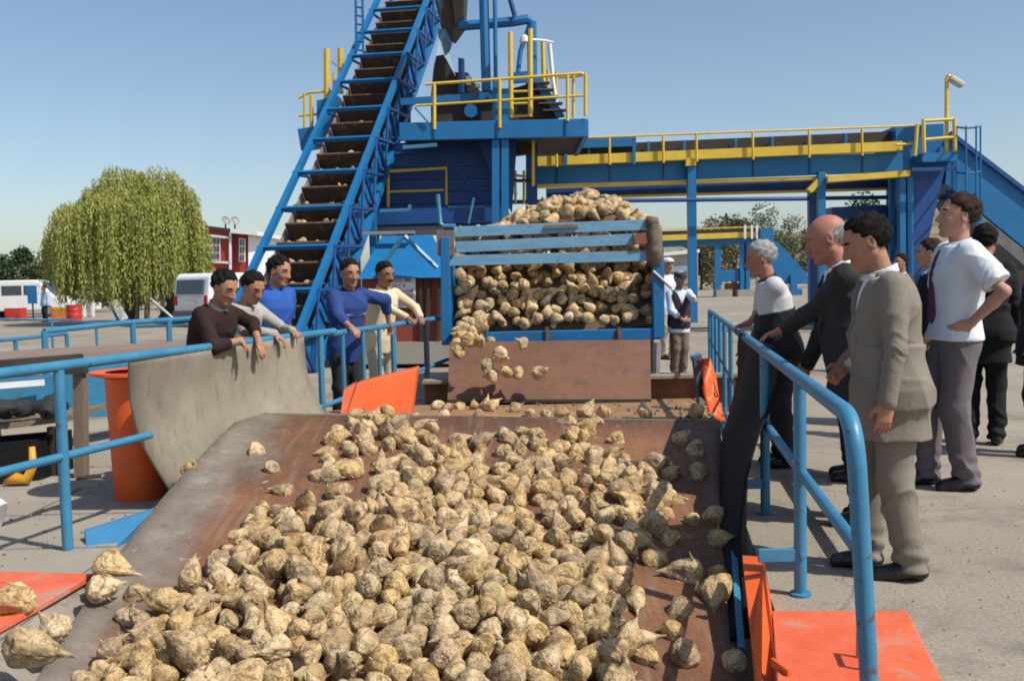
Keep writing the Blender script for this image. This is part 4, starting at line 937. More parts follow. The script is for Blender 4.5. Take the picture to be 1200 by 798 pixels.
for y in (149, 202, 262):
    mb = MB(); mb.tube([bq(1121, y, -.2), bq(1126, y + 1, -.6), bq(1132, y + 1.5, -.9), bq(1144, y + .5, -.9), bq(1149, y - 1, -.3)], .025, 6); mb.build('cage_hoop', M['blue'], cg)
ch = thing('inclined_chute', 'big blue enclosed conveyor descending to the right from the transfer tower', 'conveyor', bq(1200, 260))
c0_, c1_ = bq(1112, 158), bq(1300, 302); d0_, d1_ = bq(1108, 215), bq(1300, 372)
mb = MB(); mb.prism([c0_, c1_, d1_, d0_], (0, 1.3, 0)); mb.build('casing', M['blue'], ch)
mb = MB(); mb.bar(c0_ + Vector((0, -.04, .03)), c1_ + Vector((0, -.04, .03)), .12, .10); mb.build('top_flange', M['dblue'], ch)
gdk = mat('grey_underside', (.12, .12, .13), (.17, .17, .17), 3, rough=.7)
mb = MB(); mb.prism([bq(1128, 234, -.03), bq(1300, 374, -.03), bq(1300, 398, -.03), bq(1160, 276, -.03), bq(1120, 232, -.03)], (0, 1.4, 0)); mb.build('under_trough', gdk, ch)
for x, y in ((1188, 300), (1250, 350)):
    mb = MB(); mb.bar(bq(x, y, .6), bq(x + 1, 392, .6), .15, .15, up=(0, 1, 0)); mb.build('post', M['blue'], ch)
# lamp on the yellow pole
lp_ = thing('floodlight', 'white floodlight on a yellow pole above the transfer tower', 'lamp', bq(1109, 185, -.5))
mb = MB(); mb.tube([bq(1109, 186, -.5), bq(1109.5, 92, -.5), bq(1111, 89.5, -.5), bq(1116, 91, -.5)], .05, 8); mb.build('pole', M['yellow'], lp_, smooth='auto')
mb = MB(); a, c = bq(1112, 91, -.5), bq(1128, 101, -.5); mb.bar(a, c, .24, .12); mb.build('lamp_head', mat('lamp_grey', (.5, .48, .42), rough=.4), lp_, bevel=.03)
# ------------------------------------------------------------------ second far conveyor
D2 = 62.0
f2 = thing('conveyor_bridge', 'small distant blue conveyor with yellow walkway seen past the blue post', 'conveyor bridge', (0, D2, 0))
f2.location = (P(840, 340, D2).x, D2, 0)
def fq(x, y, v=0.0): return P(x, y, D2 + v)
def fbar(nm, x0, y0, x1, y1, w_, h_=None, m='blue', v=0.0, up=(0, 0, 1)):
    mb = MB(); mb.bar(fq(x0, y0, v), fq(x1, y1, v), w_, h_, up=up); return mb.build(nm, M[m], f2)
fbar('beam', 776, 286, 905, 281, .3, .42); fbar('walkway', 776, 279, 884, 275, .3, .34, 'yellow', -.3); fbar('trough', 776, 274, 886, 271, .5, .3, 'dark', .4); fbar('handrail', 776, 269, 890, 266, .08, .08, 'yellow', -.4)
fbar('head', 888, 280, 903, 279, 1.5, 1.2, 'blue')
for x in (841, 870, 875): fbar('post', x, 285, x, 348, .35, .35, up=(0, 1, 0))
for x in (873, 881, 887): fbar('yellow_post', x, 264, x, 280, .12, .12, 'white', -.6, up=(0, 1, 0))
mb = MB(); mb.prism([fq(845, 317), fq(867, 316), fq(866, 330), fq(843, 330)], (0, 1.5, 0)); mb.build('small_hopper', M['blue'], f2)
mb = MB(); mb.prism([fq(900, 280), fq(912, 284), fq(945, 320), fq(949, 333), fq(925, 333), fq(902, 318)], (0, 1.5, 0)); mb.build('chute', M['blue'], f2)
fbar('post', 929, 322, 930, 345, .4, .4, up=(0, 1, 0)); fbar('foot', 925, 343, 938, 343, .8, .5)
mb = MB(); mb.prism([fq(853, 332, .2), fq(866, 332, .2), fq(866, 350, .2), fq(853, 350, .2)], (0, 1, 0)); mb.build('rusty_base', M['rust'], f2)
for x in (847, 872):
    mb = MB(); mb.box(fq(x, 346), (1.0, 1.0, .7)); mb.build('footing', M['concrete'], f2)
# street lamp and pylon far right
sl_ = thing('street_lamp', 'distant white double street lamp above the small conveyor', 'street lamp', P(886, 345, 90)); sl_.location.z = 0
mb = MB(); a = P(886, 252, 90); mb.tube([(a.x, 90, 0), (a.x, 90, a.z), (a.x + .8, 90, a.z + .5)], .09, 6); mb.build('pole', M['grey'], sl_)
mb = MB(); mb.bar((a.x, 90, a.z + .2), (a.x + 1.5, 90, a.z + .8), .4, .22); mb.build('lamp_head', M['white'], sl_)
py_ = thing('pylon', 'small distant dark mast left of the street lamp', 'mast', (P(852, 300, 110).x, 110, 0))
mb = MB(); a = P(851, 250, 110)
for dx in (-.7, .7): mb.tube([(a.x + dx, 110, 0), (a.x + dx * .9, 110, a.z - 2.4), (a.x, 110, a.z)], .10, 5)
mb.build('legs', M['dark'], py_); mb = MB(); mb.bar((a.x - .8, 110, a.z - .4), (a.x + .8, 110, a.z - .9), .15, .3); mb.build('cross_arm', M['dark'], py_)
# ------------------------------------------------------------------ trees
def leafmat(nm, c1, c2, c3):
    m = mat(nm, c1, c2, 0.9, c3, 5, (.5, .7), rough=.65, spec=.25); return m
LM = {'willow': leafmat('willow_leaves', (.26, .285, .06), (.35, .345, .09), (.17, .21, .045)),
      'dark': leafmat('dark_leaves', (.030, .055, .022), (.045, .075, .03), (.06, .09, .035)),
      'mid': leafmat('mid_leaves', (.07, .10, .04), (.10, .125, .055), (.05, .08, .03)),
      'dry': leafmat('dry_leaves', (.13, .13, .06), (.17, .15, .08), (.08, .10, .04))}
BARK = mat('bark', (.10, .075, .05), (.16, .13, .10), 5, rough=.95, bump=.6)
def leaves_obj(name, C_, D_, Wd, Ln, m, parent):
    """C_ centres (n,3), D_ direction, one bent quad each"""
    nL = len(C_); a = rng.normal(size=(nL, 3)); s = np.cross(D_, a); s /= np.linalg.norm(s, axis=1)[:, None] + 1e-9
    Wd = np.broadcast_to(np.asarray(Wd, float), (nL,))[:, None]; Ln = np.broadcast_to(np.asarray(Ln, float), (nL,))[:, None]
    V = np.empty((nL * 4, 3)); V[0::4] = C_ - s * Wd / 2; V[1::4] = C_ + D_ * Ln * .5 - s * Wd * .1 + s * Wd * .6; V[2::4] = C_ + D_ * Ln; V[3::4] = C_ + D_ * Ln * .45 - s * Wd * .5
    base = np.array(parent.location)
    V = V - base
    me = bpy.data.meshes.new(name); me.vertices.add(len(V)); me.vertices.foreach_set('co', V.astype(np.float32).ravel())
    me.loops.add(nL * 4); me.loops.foreach_set('vertex_index', np.arange(nL * 4, dtype=np.int32)); me.polygons.add(nL); me.polygons.foreach_set('loop_start', np.arange(0, nL * 4, 4, dtype=np.int32))
    me.update(calc_edges=True); me.materials.append(m); o = bpy.data.objects.new(name, me); COL.objects.link(o); o.parent = parent; return o
def blob_tree(label, base, H, Wd, kind, nl=5000, leaf=.22, group=None, trunk=True, conifer=False, name='tree'):
    t = thing(name, label, 'tree', base, group); base = Vector(base)
    nb = 16; cs = []
    for k in range(nb):
        th_ = rng.uniform(0, 6.28); zz = rng.uniform(.22, .95); rr2 = Wd / 2 * (math.sin(min(1, zz * 1.1) * math.pi) ** .5 if not conifer else (1.02 - zz)) * rng.uniform(.35, .95)
        cs.append((base + Vector((rr2 * math.cos(th_), rr2 * math.sin(th_), H * zz)), H * rng.uniform(.10, .19) * (1 if not conifer else .7)))
    per = nl // nb; C_ = []; 
    for c, r in cs:
        d = rng.normal(size=(per, 3)); d /= np.linalg.norm(d, axis=1)[:, None]
        C_.append(np.array(c) + d * (r * rng.uniform(.55, 1.12, (per, 1))) * [1.15, 1.15, .85])
    C_ = np.concatenate(C_); C_ = C_[C_[:, 2] > .2]
    D_ = rng.normal(size=C_.shape); D_[:, 2] -= .4; D_ /= np.linalg.norm(D_, axis=1)[:, None]
    leaves_obj('crown', C_, D_, leaf * .7, leaf * rng.uniform(.7, 1.4, len(C_)), LM[kind], t)
    mb = MB(); mb.tube([base, base + Vector((.05, 0, H * .35)), base + Vector((0, .1, H * .7))], [H * .03, H * .022, H * .01], 8)
    for c, r in cs[:8]:
        mb.tube([base + Vector((0, 0, H * .3)), base.lerp(c, .5) + Vector((0, 0, H * .12)), c], [H * .014, H * .009, H * .004], 5)
    mb.build('trunk', BARK, t, smooth=True); return t
# weeping willow
WD = 40.0
wb = G(152, 378, 0); wb = Vector((P(152, 370, WD).x, WD, 0))
wt = thing('willow_tree', 'large weeping willow with long hanging yellow-green strands on the left', 'tree', wb)
mpx = WD / FP
C_, D_ = [], []
lobes = [(-1.9, 0.0, 4.3, 1.05), (-.9, .6, 5.35, 1.0), (.15, -.2, 5.75, .95), (1.35, .2, 5.55, 1.0), (2.15, -.3, 4.9, .85), (.5, 1.2, 5.3, 1.2), (-2.35, -.3, 3.4, .8), (.3, -1.5, 4.7, 1.2), (-1.0, -1.4, 4.2, 1.1), (1.6, -1.3, 4.3, 1.0), (2.55, .1, 3.7, .7)]
for (lx, ly, lz, lr_) in lobes:
    ns = int(230 * lr_)
    for s_ in range(ns):
        a = rng.uniform(0, 6.28); rr3 = lr_ * math.sqrt(rng.uniform(0.02, 1)); x = lx + rr3 * math.cos(a); y = ly + rr3 * math.sin(a)
        ztop = lz + math.sqrt(max(0, 1 - (rr3 / lr_) ** 2)) * .75 - .3 * rng.uniform(); 
        clump = vnoise(np.array([[x * 2.2, y * 2.2, 3.0]]), 5)[0]
        if vnoise(np.array([[x * 3.1, y * 3.1, 9.0]]), 8)[0] < -.5: continue
        ztop += .2 * vnoise(np.array([[x * 1.7, y * 1.7, 1.0]]), 3)[0]
        zend = max(.7, .8 + 1.3 * abs(clump) + rng.uniform(-.3, .9)) if rng.uniform() < .72 else ztop - rng.uniform(.8, 2.2)
        if lx < -1.8: zend = max(zend, 1.0)
        m_ = int((ztop - zend) / .062)
        if m_ < 3: continue
        zs = np.linspace(ztop, zend, m_); sw = rng.normal(0, .06, 2); out_ = np.array([math.cos(a), math.sin(a)]) * .22 * (rr3 / lr_)
        tt = np.linspace(0, 1, m_)
        xs = x + out_[0] * np.minimum(1, tt * 3) + sw[0] * tt + rng.normal(0, .025, m_); yy = y + out_[1] * np.minimum(1, tt * 3) + sw[1] * tt + rng.normal(0, .025, m_)
        C_.append(np.stack([xs, yy, zs], 1) + np.array(wb)); d = rng.normal(0, .35, (m_, 3)); d[:, 2] -= 1; D_.append(d)
C_ = np.concatenate(C_); D_ = np.concatenate(D_); D_ /= np.linalg.norm(D_, axis=1)[:, None]
leaves_obj('crown', C_, D_, .045, rng.uniform(.12, .22, len(C_)), LM['willow'], wt)
mb = MB(); mb.tube([wb, wb + Vector((.1, 0, 1.2)), wb + Vector((-.1, 0, 2.6)), wb + Vector((0, 0, 3.8))], [.30, .24, .2, .12], 10)
for (lx, ly, lz, lr_) in lobes: mb.tube([wb + Vector((0, 0, 1.7)), wb + Vector((lx * .4, ly * .4, 1.7 + (lz - 1.7) * .65)), wb + Vector((lx, ly, lz + .2))], [.13, .08, .03], 6)
mb.build('trunk', BARK, wt, smooth=True)
for (x, y0, d, s_) in ((1.0, 0, 0, .09), (-1.0, 0, 0, .08)):
    pass
bt_ = lambda x, d: (P(x, 360, d).x, d, 0)
blob_tree('low dark tree left of the willow at the picture edge', bt_(8, 70), 3.6, 4.6, 'dark', 3500, .25, 'trees behind the yard')
blob_tree('narrow dark conifer between the low trees on the far left', bt_(30, 66), 4.4, 2.4, 'dark', 3000, .2, conifer=True, name='conifer')
blob_tree('grey-green tree partly behind the left side of the willow', bt_(62, 58), 3.7, 3.6, 'mid', 3500, .22)
blob_tree('dark tree beyond the willow trunk', bt_(150, 62), 3.4, 9.0, 'dark', 4000, .3)
for i, (x, d, h, w_, k, lab) in enumerate(((838, 95, 6.6, 5.0, 'dry', 'dry brownish tree under the small far conveyor'), (862, 105, 7.0, 5.5, 'mid', 'green-brown tree right of the dry tree under the far conveyor'), (822, 90, 4.6, 4, 'dry', 'low dry bush just right of the tall blue post'),
    (898, 130, 10.2, 8.0, 'mid', 'round green tree behind the head of the far conveyor'), (930, 150, 9.5, 10.0, 'dark', 'wide dark tree on the slope right of the far conveyor'), (965, 150, 8.6, 9, 'mid', 'green tree on the slope behind the bald man'), (1010, 90, 8.0, 5, 'dark', 'dark tree behind the transfer tower posts'),
    (1175, 60, 5.2, 6, 'dark', 'dark tree under the descending blue conveyor at right'), (1125, 75, 5, 5, 'mid', 'green bush behind the man in the white shirt'))):
    blob_tree(lab, bt_(x, d), h, w_, k, 3200, .3)
# ------------------------------------------------------------------ far hillside
hm = mat('dry_hill', (.30, .22, .14), (.22, .18, .11), .02, (.10, .12, .06), .06, (.5, .6), rough=1)
vs = []; nx_, ny_ = 60, 14
for j in range(ny_):
    for i in range(nx_):
        x = -420 + i * 16.5; y = 190 + j * 26; 
        side_k = 1 / (1 + math.exp(-(x - 20) / 30)); z = -0.5 + (j / ny_) ** 1.2 * (20 * side_k + 7) * (1 + .3 * math.sin(x * .03 + 1) + .15 * math.sin(x * .09))
        vs.append((x, y, z))
fs = [(j * nx_ + i, j * nx_ + i + 1, (j + 1) * nx_ + i + 1, (j + 1) * nx_ + i) for j in range(ny_ - 1) for i in range(nx_ - 1)]
mb = MB(); mb.add(vs, fs); tag(mb.build('hills', hm, smooth=True), kind='structure')
# pale building seen between the trailer and the post
wh = thing('white_shed', 'pale low industrial shed far behind between trailer and blue post', 'building', (P(786, 340, 80).x, 80, 0))
mb = MB(); mb.prism([P(770, 296, 80), P(818, 292, 80), P(818, 346, 80), P(770, 347, 80)], (0, 6, 0)); mb.build('wall', mat('pale_wall', (.42, .38, .32), (.36, .32, .27), .3, rough=.9), wh)
mb = MB(); mb.prism([P(768, 297, 79.5), P(820, 292, 79.5), P(820, 296, 79.5), P(768, 301, 79.5)], (0, 7, 0)); mb.build('roof', M['white'], wh)
for y in (312, 326):
    mb = MB(); mb.prism([P(776, y, 79.9), P(812, y - 1, 79.9), P(812, y + 6, 79.9), P(776, y + 7, 79.9)], (0, .05, 0)); mb.build('window', mat('blue_strip_%d' % y, (.25, .35, .42), rough=.4), wh)
# ------------------------------------------------------------------ red building
RB = 56.0
rb = thing('red_building', 'two-storey red building with white frames behind the willow', 'building', (P(268, 360, RB).x, RB, 0))
def rq(x, y, v=0.0): return P(x, y, RB + v)
brk = mat('red_brick', (.33, .035, .02), (.38, .05, .03), 1.2, (.26, .03, .02), 5, rough=.75)
mb = MB(); mb.prism([rq(237, 266), rq(270, 270), rq(270, 356), rq(237, 356)], (0, 8, 0)); mb.build('left_wing', brk, rb)
mb = MB(); mb.prism([rq(270, 271, .3), rq(291, 277, .3), rq(291, 356, .3), rq(270, 356, .3)], (0, 8, 0)); mb.build('right_wing', brk, rb)
mb = MB(); mb.prism([rq(291, 276, .2), rq(299, 272, 4), rq(299, 356, 4), rq(291, 356, .2)], (0.3, 6, 0)); mb.build('white_wall', mat('white_wall', (.70, .72, .74), rough=.8), rb)
mb = MB(); mb.prism([rq(236, 264, -.2), rq(270, 268, -.2), rq(270, 272, -.2), rq(236, 268, -.2)], (0, 8.5, 0)); mb.build('eaves', mat('dark_eaves', (.05, .03, .03), rough=.8), rb)
mb = MB(); mb.prism([rq(270, 268, -.4), rq(301, 271, -.4), rq(301, 276, -.4), rq(270, 273, -.4)], (0, 8.5, 0)); mb.build('white_eaves', M['white'], rb)
for (x0, x1, y0, y1) in ((240, 258, 278, 305), (280, 287, 279, 307)):
    mb = MB(); mb.prism([rq(x0, y0, -.05), rq(x1, y0 + 1, -.05), rq(x1, y1, -.05), rq(x0, y1, -.05)], (0, .12, 0)); wn = mb.build('window', M['white'], rb)
    nxp = 4 if x1 - x0 > 10 else 2
    for i in range(nxp):
        for j in range(3):
            xa_ = x0 + 1 + i * (x1 - x0 - 1) / nxp; xb_ = xa_ + (x1 - x0 - 1) / nxp - 1; ya_ = y0 + 1.5 + j * (y1 - y0 - 1) / 3; yb_ = ya_ + (y1 - y0) / 3 - 2
            mb = MB(); mb.prism([rq(xa_, ya_, -.08), rq(xb_, ya_, -.08), rq(xb_, yb_, -.08), rq(xa_, yb_, -.08)], (0, .05, 0)); mb.build('pane', M['glass'], wn)
for (x0, y0, x1, y1) in ((238, 269, 238, 356), (270, 272, 270, 320), (238, 275, 270, 279), (238, 306, 270, 308)):
    mb = MB(); mb.bar(rq(x0, y0, -.12), rq(x1, y1, -.12), .12, .12, up=(0, 1, 0)); mb.build('white_strip', M['white'], rb)
mb = MB(); mb.prism([rq(236, 320, -.3), rq(300, 322, -.3), rq(300, 358, -.3), rq(236, 358, -.3)], (0, .28, 0)); mb.build('ground_floor', mat('white_front', (.62, .6, .58), rough=.7), rb)
for (x, y) in ((264, 259), (275, 259)):
    c = rq(x, y, 1); dd = thing('satellite_dish', 'satellite dish on the red building roof, the %s one' % ('left' if x < 270 else 'right'), 'satellite dish', c)
    ax = Vector((.6, -.7, .4)).to_track_quat('Z', 'Y').to_matrix()
    mb = MB(); mb.lathe(c, [(.0, 0), (.16, .02), (.26, .08)], 14, ax=ax); mb.build('dish', M['grey'], dd, smooth=True)
    mb = MB(); mb.tube([c, c - Vector((0, 0, .5))], .05, 5); mb.build('mast', M['dark'], dd)
rf = thing('red_roofed_house', 'low house with red tiled roof behind the far left trees', 'house', (P(45, 350, 85).x, 85, 0))
mb = MB(); mb.prism([P(-10, 326, 85), P(14, 313, 85), P(46, 312, 85), P(62, 326, 85)], (0, 8, 0)); mb.build('roof', mat('roof_tile', (.36, .13, .08), (.30, .10, .06), 1, rough=.9), rf)
mb = MB(); mb.prism([P(-6, 326, 85.3), P(58, 326, 85.3), P(58, 352, 85.3), P(-6, 352, 85.3)], (0, 7, 0)); mb.build('wall', M['concrete'], rf)
# ------------------------------------------------------------------ vans
def van(label, loc, yaw, L=4.8, W=1.8, H=1.95, paint=None):
    t = thing('van', label, 'van', loc); t.rotation_euler = (0, 0, yaw)
    base = t.location.copy()
    def B(mb, nm, m, **k):
        me_o = mb.build(nm, m, None, **k); me_o.parent = t; return me_o
    pr = [(-L / 2, .35), (-L / 2, 1.05), (-L / 2 + .12, H - .12), (-L / 2 + .3, H), (L / 2 - 1.5, H), (L / 2 - 1.2, H - .1), (L / 2 - .55, 1.12), (L / 2 - .1, .95), (L / 2, .7), (L / 2, .35)]
    mb = MB(); mb.prism([(x, -W / 2, z) for x, z in pr], (0, W, 0)); B(mb, 'body', paint or M['white'], bevel=.07)
    for s_ in (-1, 1):
        for (x0, x1) in ((-L / 2 + .35, -L / 2 + 1.4), (-L / 2 + 1.5, -L / 2 + 2.5), (-L / 2 + 2.6, L / 2 - 1.45)):
            mb = MB(); mb.box(((x0 + x1) / 2, s_ * (W / 2 + .002), 1.42), (x1 - x0, .02, .5)); B(mb, 'side_window', M['glass'])
    mb = MB(); mb.box((-L / 2 - .0, 0, 1.42), (.10, W - .45, .5), Matrix.Rotation(R(7), 3, 'Y')); B(mb, 'rear_window', M['glass'])
    mb = MB(); a = Vector((L / 2 - 1.17, 0, H - .14)); c = Vector((L / 2 - .57, 0, 1.16)); mb.bar(a, c, W - .3, .03, up=(1, 0, .6)); B(mb, 'windscreen', M['glass'])
    for s_ in (-1, 1):
        mb = MB(); mb.box((-L / 2 - .01, s_ * (W / 2 - .12), .95), (.06, .13, .34)); B(mb, 'tail_light', mat('tail_red', (.4, .01, .01), rough=.3) if 'tail_red' not in bpy.data.materials else bpy.data.materials['tail_red'])
    for x in (-L / 2 + .85, L / 2 - .85):
        for s_ in (-1, 1):
            ax = Matrix(((1, 0, 0), (0, 0, 1), (0, -1, 0)))
            mb = MB(); mb.lathe((x, s_ * (W / 2 - .12), .33), [(.01, -.12), (.3, -.12), (.33, -.08), (.33, .08), (.3, .12), (.01, .12)], 18, ax=ax); wh_ = B(mb, 'wheel', M['tyre'], smooth='auto')
            mb = MB(); mb.lathe((x, s_ * (W / 2 + .005), .33), [(.01, -.01), (.19, -.01), (.19, .01), (.01, .01)], 12, ax=ax); r2 = mb.build('rim', M['grey']); r2.parent = wh_
    mb = MB(); mb.box((-L / 2 - .05, 0, .48), (.12, W - .1, .2)); B(mb, 'bumper', mat('bumper_grey', (.12, .12, .12), rough=.6) if 'bumper_grey' not in bpy.data.materials else bpy.data.materials['bumper_grey'])
    mb = MB(); mb.box((-L / 2 - .05, 0, .86), (.02, .5, .12)); B(mb, 'number_plate', M['white'])
    return t
van('white van parked behind the man in the dark sweater', (P(270, 370, 36).x, 36.5, 0), R(62), 4.2, 1.7, 1.9)
van('distant white van with blue sheet at its side on the far left', (P(30, 370, 52).x, 52, 0), R(6), 4.6, 1.8, 1.95)
# ------------------------------------------------------------------ odds and ends of the far left yard
def cyl_thing(name, label, cat, x, ybot, d, r, h, m, group=None):
    c = P(x, ybot, d); c.z = 0; mb = MB(); mb.lathe(c, [(.001, 0), (r, 0), (r, h * .32), (r * 1.03, h * .33), (r, h * .35), (r, h * .66), (r * 1.03, h * .67), (r, h * .69), (r, h), (.001, h)], 16)
    return tag(mb.build(name, m, loc=c, smooth='auto'), label, cat, group)
rdm = mat('red_drum', (.42, .02, .015), (.5, .04, .02), 2, rough=.5)
cyl_thing('drum', 'red drum standing in the far left yard right of the crates', 'drum', 87, 372, 45, .33, .72, rdm)
def crate(label, x0, x1, y0, y1, d, m):
    a, c = P(x0, y1, d), P(x1, y0, d); a.z = max(a.z, 0) if a.z > .4 else 0.0
    mb = MB(); wx = c.x - a.x; hz = c.z - a.z
    for k in range(4): mb.box(((a.x + c.x) / 2, d, a.z + hz * (k + .5) / 4), (wx, .03, hz / 4 * .8)); mb.box(((a.x + c.x) / 2, d + .7, a.z + hz * (k + .5) / 4), (wx, .03, hz / 4 * .8))
    for s_ in (a.x, c.x): mb.box((s_, d + .35, a.z + hz / 2), (.04, .7, hz))
    mb.box(((a.x + c.x) / 2, d + .35, a.z + .03), (wx, .7, .04))
    return tag(mb.build('crate', m, loc=((a.x + c.x) / 2, d, a.z)), label, 'crate')
crate('red crate at the far left edge of the yard below the white van', 6, 22, 361, 374, 46, rdm)
crate('red and yellow crate left of the red drum in the far yard', 60, 79, 360, 373, 46, mat('red_yellow', (.5, .05, .02), (.6, .4, .05), 1.0, rough=.6))
bs = thing('blue_sheet', 'blue sheet hanging upright before the distant van', 'sheet', (P(39, 370, 49).x, 49, 0))
mb = MB(); mb.box((P(39, 370, 49).x, 49, 1.2), (.46, .06, .9)); mb.build('panel', M['blue'], bs); mb = MB(); mb.box((P(39, 370, 49).x, 49, .38), (.06, .06, .76)); mb.build('pole', M['dark'], bs)
lb_ = thing('leaning_panel', 'white and blue panel leaning under the willow', 'panel', (P(140, 375, 38).x, 38, 0))
mb = MB(); mb.prism([P(130, 353, 38), P(136, 351, 38), P(150, 373, 38), P(141, 377, 38)], (0, .08, 0)); mb.build('board', M['white'], lb_)
mb = MB(); mb.prism([P(126, 354, 38.1), P(131, 352, 38.1), P(143, 376, 38.1), P(138, 378, 38.1)], (0, .08, 0)); mb.build('blue_edge', M['blue'], lb_)
kk = thing('kiosk', 'small white kiosk with a canopy left of the willow trunk', 'kiosk', (P(100, 370, 50).x, 50, 0))
mb = MB(); mb.prism([P(88, 341, 50), P(110, 340, 50), P(112, 346, 50), P(90, 348, 50)], (0, 1.5, .1)); mb.build('canopy', M['white'], kk)
for x in (92, 98, 108):
    mb = MB(); mb.bar(P(x, 346, 50), Vector((P(x, 346, 50).x, 50, 0)), .12, .12, up=(0, 1, 0)); mb.build('pillar', M['white'], kk)
mb = MB(); mb.prism([P(97, 356, 50.2), P(114, 355, 50.2), P(114, 362, 50.2), P(97, 363, 50.2)], (0, .5, 0)); mb.build('counter', M['white'], kk)
tp_ = thing('tarpaulin', 'dark tarpaulin shelter right of the willow trunk', 'tarpaulin', (P(196, 372, 38).x, 38, 0))
mb = MB(); mb.prism([P(183, 375, 38), P(206, 340, 38), P(213, 338, 38), P(212, 378, 38)], (0, 1.8, 0)); mb.build('sheet', M['rubber'], tp_)
mb = MB(); mb.tube([P(176, 350, 37.8), P(204, 374, 37.8)], .06, 6); mb.build('pole', M['grey'], tp_)
for i, (x, r_) in enumerate(((160, .10), (172, .12), (190, .10))):
    c = Vector((P(x, 370, 38.6).x, 38.6, 0)); mb = MB(); mb.tube([c, c + Vector((.1, 0, 1.6)), c + Vector((0, 0, 2.9))], [r_, r_ * .8, r_ * .5], 7)
    mb.build('trunk', BARK, None, loc=c) if False else mb.build('stem', BARK, wt)
# ------------------------------------------------------------------ low blue railings of the left weighbridge
def railset(label, pts, h, posts, mid=True, r=.03, z0=0.0):
    t = thing('low_railing', label, 'railing', (pts[0].x, pts[0].y, 0))
    mb = MB(); mb.tube(pts, r, 8); mb.build('top_rail', M['rail'], t, smooth='auto')
    if mid: mb = MB(); mb.tube([p - Vector((0, 0, h * .5)) for p in pts], r * .8, 8); mb.build('mid_rail', M['rail'], t, smooth='auto')
    for f_ in posts:
        L_ = [0]; 
        for a, c in zip(pts, pts[1:]): L_.append(L_[-1] + (c - a).length)
        s_ = f_ * L_[-1]; k = max(i for i in range(len(L_)) if L_[i] <= s_ + 1e-6); k = min(k, len(pts) - 2)
        q = pts[k].lerp(pts[k + 1], (s_ - L_[k]) / (L_[k + 1] - L_[k])); mb = MB(); mb.tube([(q.x, q.y, z0), q], r * 1.1, 8); mb.build('post', M['rail'], t, smooth='auto')
    return t
railset('thick blue railing beyond the near one, starting at a square post', [P(52, 388, 14.5), P(150, 378, 16), P(245, 372, 17.5), P(300, 368, 19)], .8, (0, .35, .5, .8, 1), True, .045)
railset('long low blue railing at the back of the left yard', [P(-40, 402, 13), P(22, 397, 14.5), P(78, 391, 15.5)], .5, (0.1, .55, 1))
railset('far thin blue railing crossing the left yard', [P(-30, 374, 24), P(75, 375, 24), P(160, 383, 20), P(245, 380, 19)], .5, (.2, .5, .75), False)
# blue steel boxes of the weighbridge
wb_ = thing('weighbridge_box', 'low blue steel casing behind the near left railing', 'casing', G(60, 500))
mb = MB(); mb.prism([P(98, 432, 8.9), P(165, 425, 9.6), P(165, 487, 9.6), P(98, 489, 8.9)], (0, .3, 0)); mb.build('side_panel', M['rail'], wb_)
mb = MB(); mb.prism([P(-60, 448, 8.4), P(52, 442, 8.7), P(52, 478, 8.7), P(-60, 486, 8.4)], (0, .3, 0)); mb.build('end_panel', M['rail'], wb_)
mb = MB(); mb.prism([P(52, 440, 8.8), P(92, 437, 8.9), P(92, 489, 8.9), P(52, 480, 8.8)], (0, .3, 0)); mb.build('mid_panel', M['rail'], wb_)
mb = MB(); mb.bar(P(-40, 455, 8.3), P(52, 448, 8.6), .04, .05); mb.build('trim', M['white'], wb_)
mb = MB(); mb.bar(P(-40, 432, 8.5), P(97, 421, 9.0), .12, .10); mb.build('dark_beam', M['dark'], wb_)
dk = tag(MB().prism([P(-60, 424, 10), P(78, 415, 11), P(240, 403, 13), P(240, 398, 15), P(60, 408, 13), P(-60, 416, 12)], (0, 0, -.05)).build('walkway_deck', mat('deck_brown', (.20, .14, .10), (.26, .19, .14), 3, rough=.9), loc=(-5, 11, 0)), 'brown deck strip of the walkway behind the near left railing', 'deck')
# orange waste container
ob = thing('orange_bin', 'tall orange flared container standing behind the left board', 'container', (P(165, 588, 6.7).x, 6.75, 0))
cx = P(163, 588, 6.7).x; c = Vector((cx, 6.75, 0))
mb = MB(); mb.lathe(c, [(.01, 0), (.165, 0), (.175, .02), (.19, .5), (.205, .86), (.2, .86), (.18, .5), (.16, .04), (.01, .04)], 32); mb.build('bin_body', M['orange'], ob, smooth='auto')
mb = MB(); mb.lathe(c, [(.20, .86), (.30, .885), (.30, .905), (.20, .90)], 32); mb.build('rim', M['orange'], ob, smooth='auto')
# rusty post
rp2 = thing('steel_post', 'old brown post with bracket behind the near left railing', 'post', G(95, 562))
mb = MB(); q = G(96, 562); mb.bar(q, P(94, 425, q.y), .075, .10, up=(0, 1, 0)); mb.build('shaft', M['wood'], rp2)
mb = MB(); mb.box(P(88, 431, q.y - .05), (.16, .1, .09)); mb.build('bracket', M['dark'], rp2)
mb = MB(); mb.bar(q + Vector((0, -.08, .02)), q + Vector((.16, -.02, .02)), .1, .04); mb.build('foot', M['dark'], rp2)
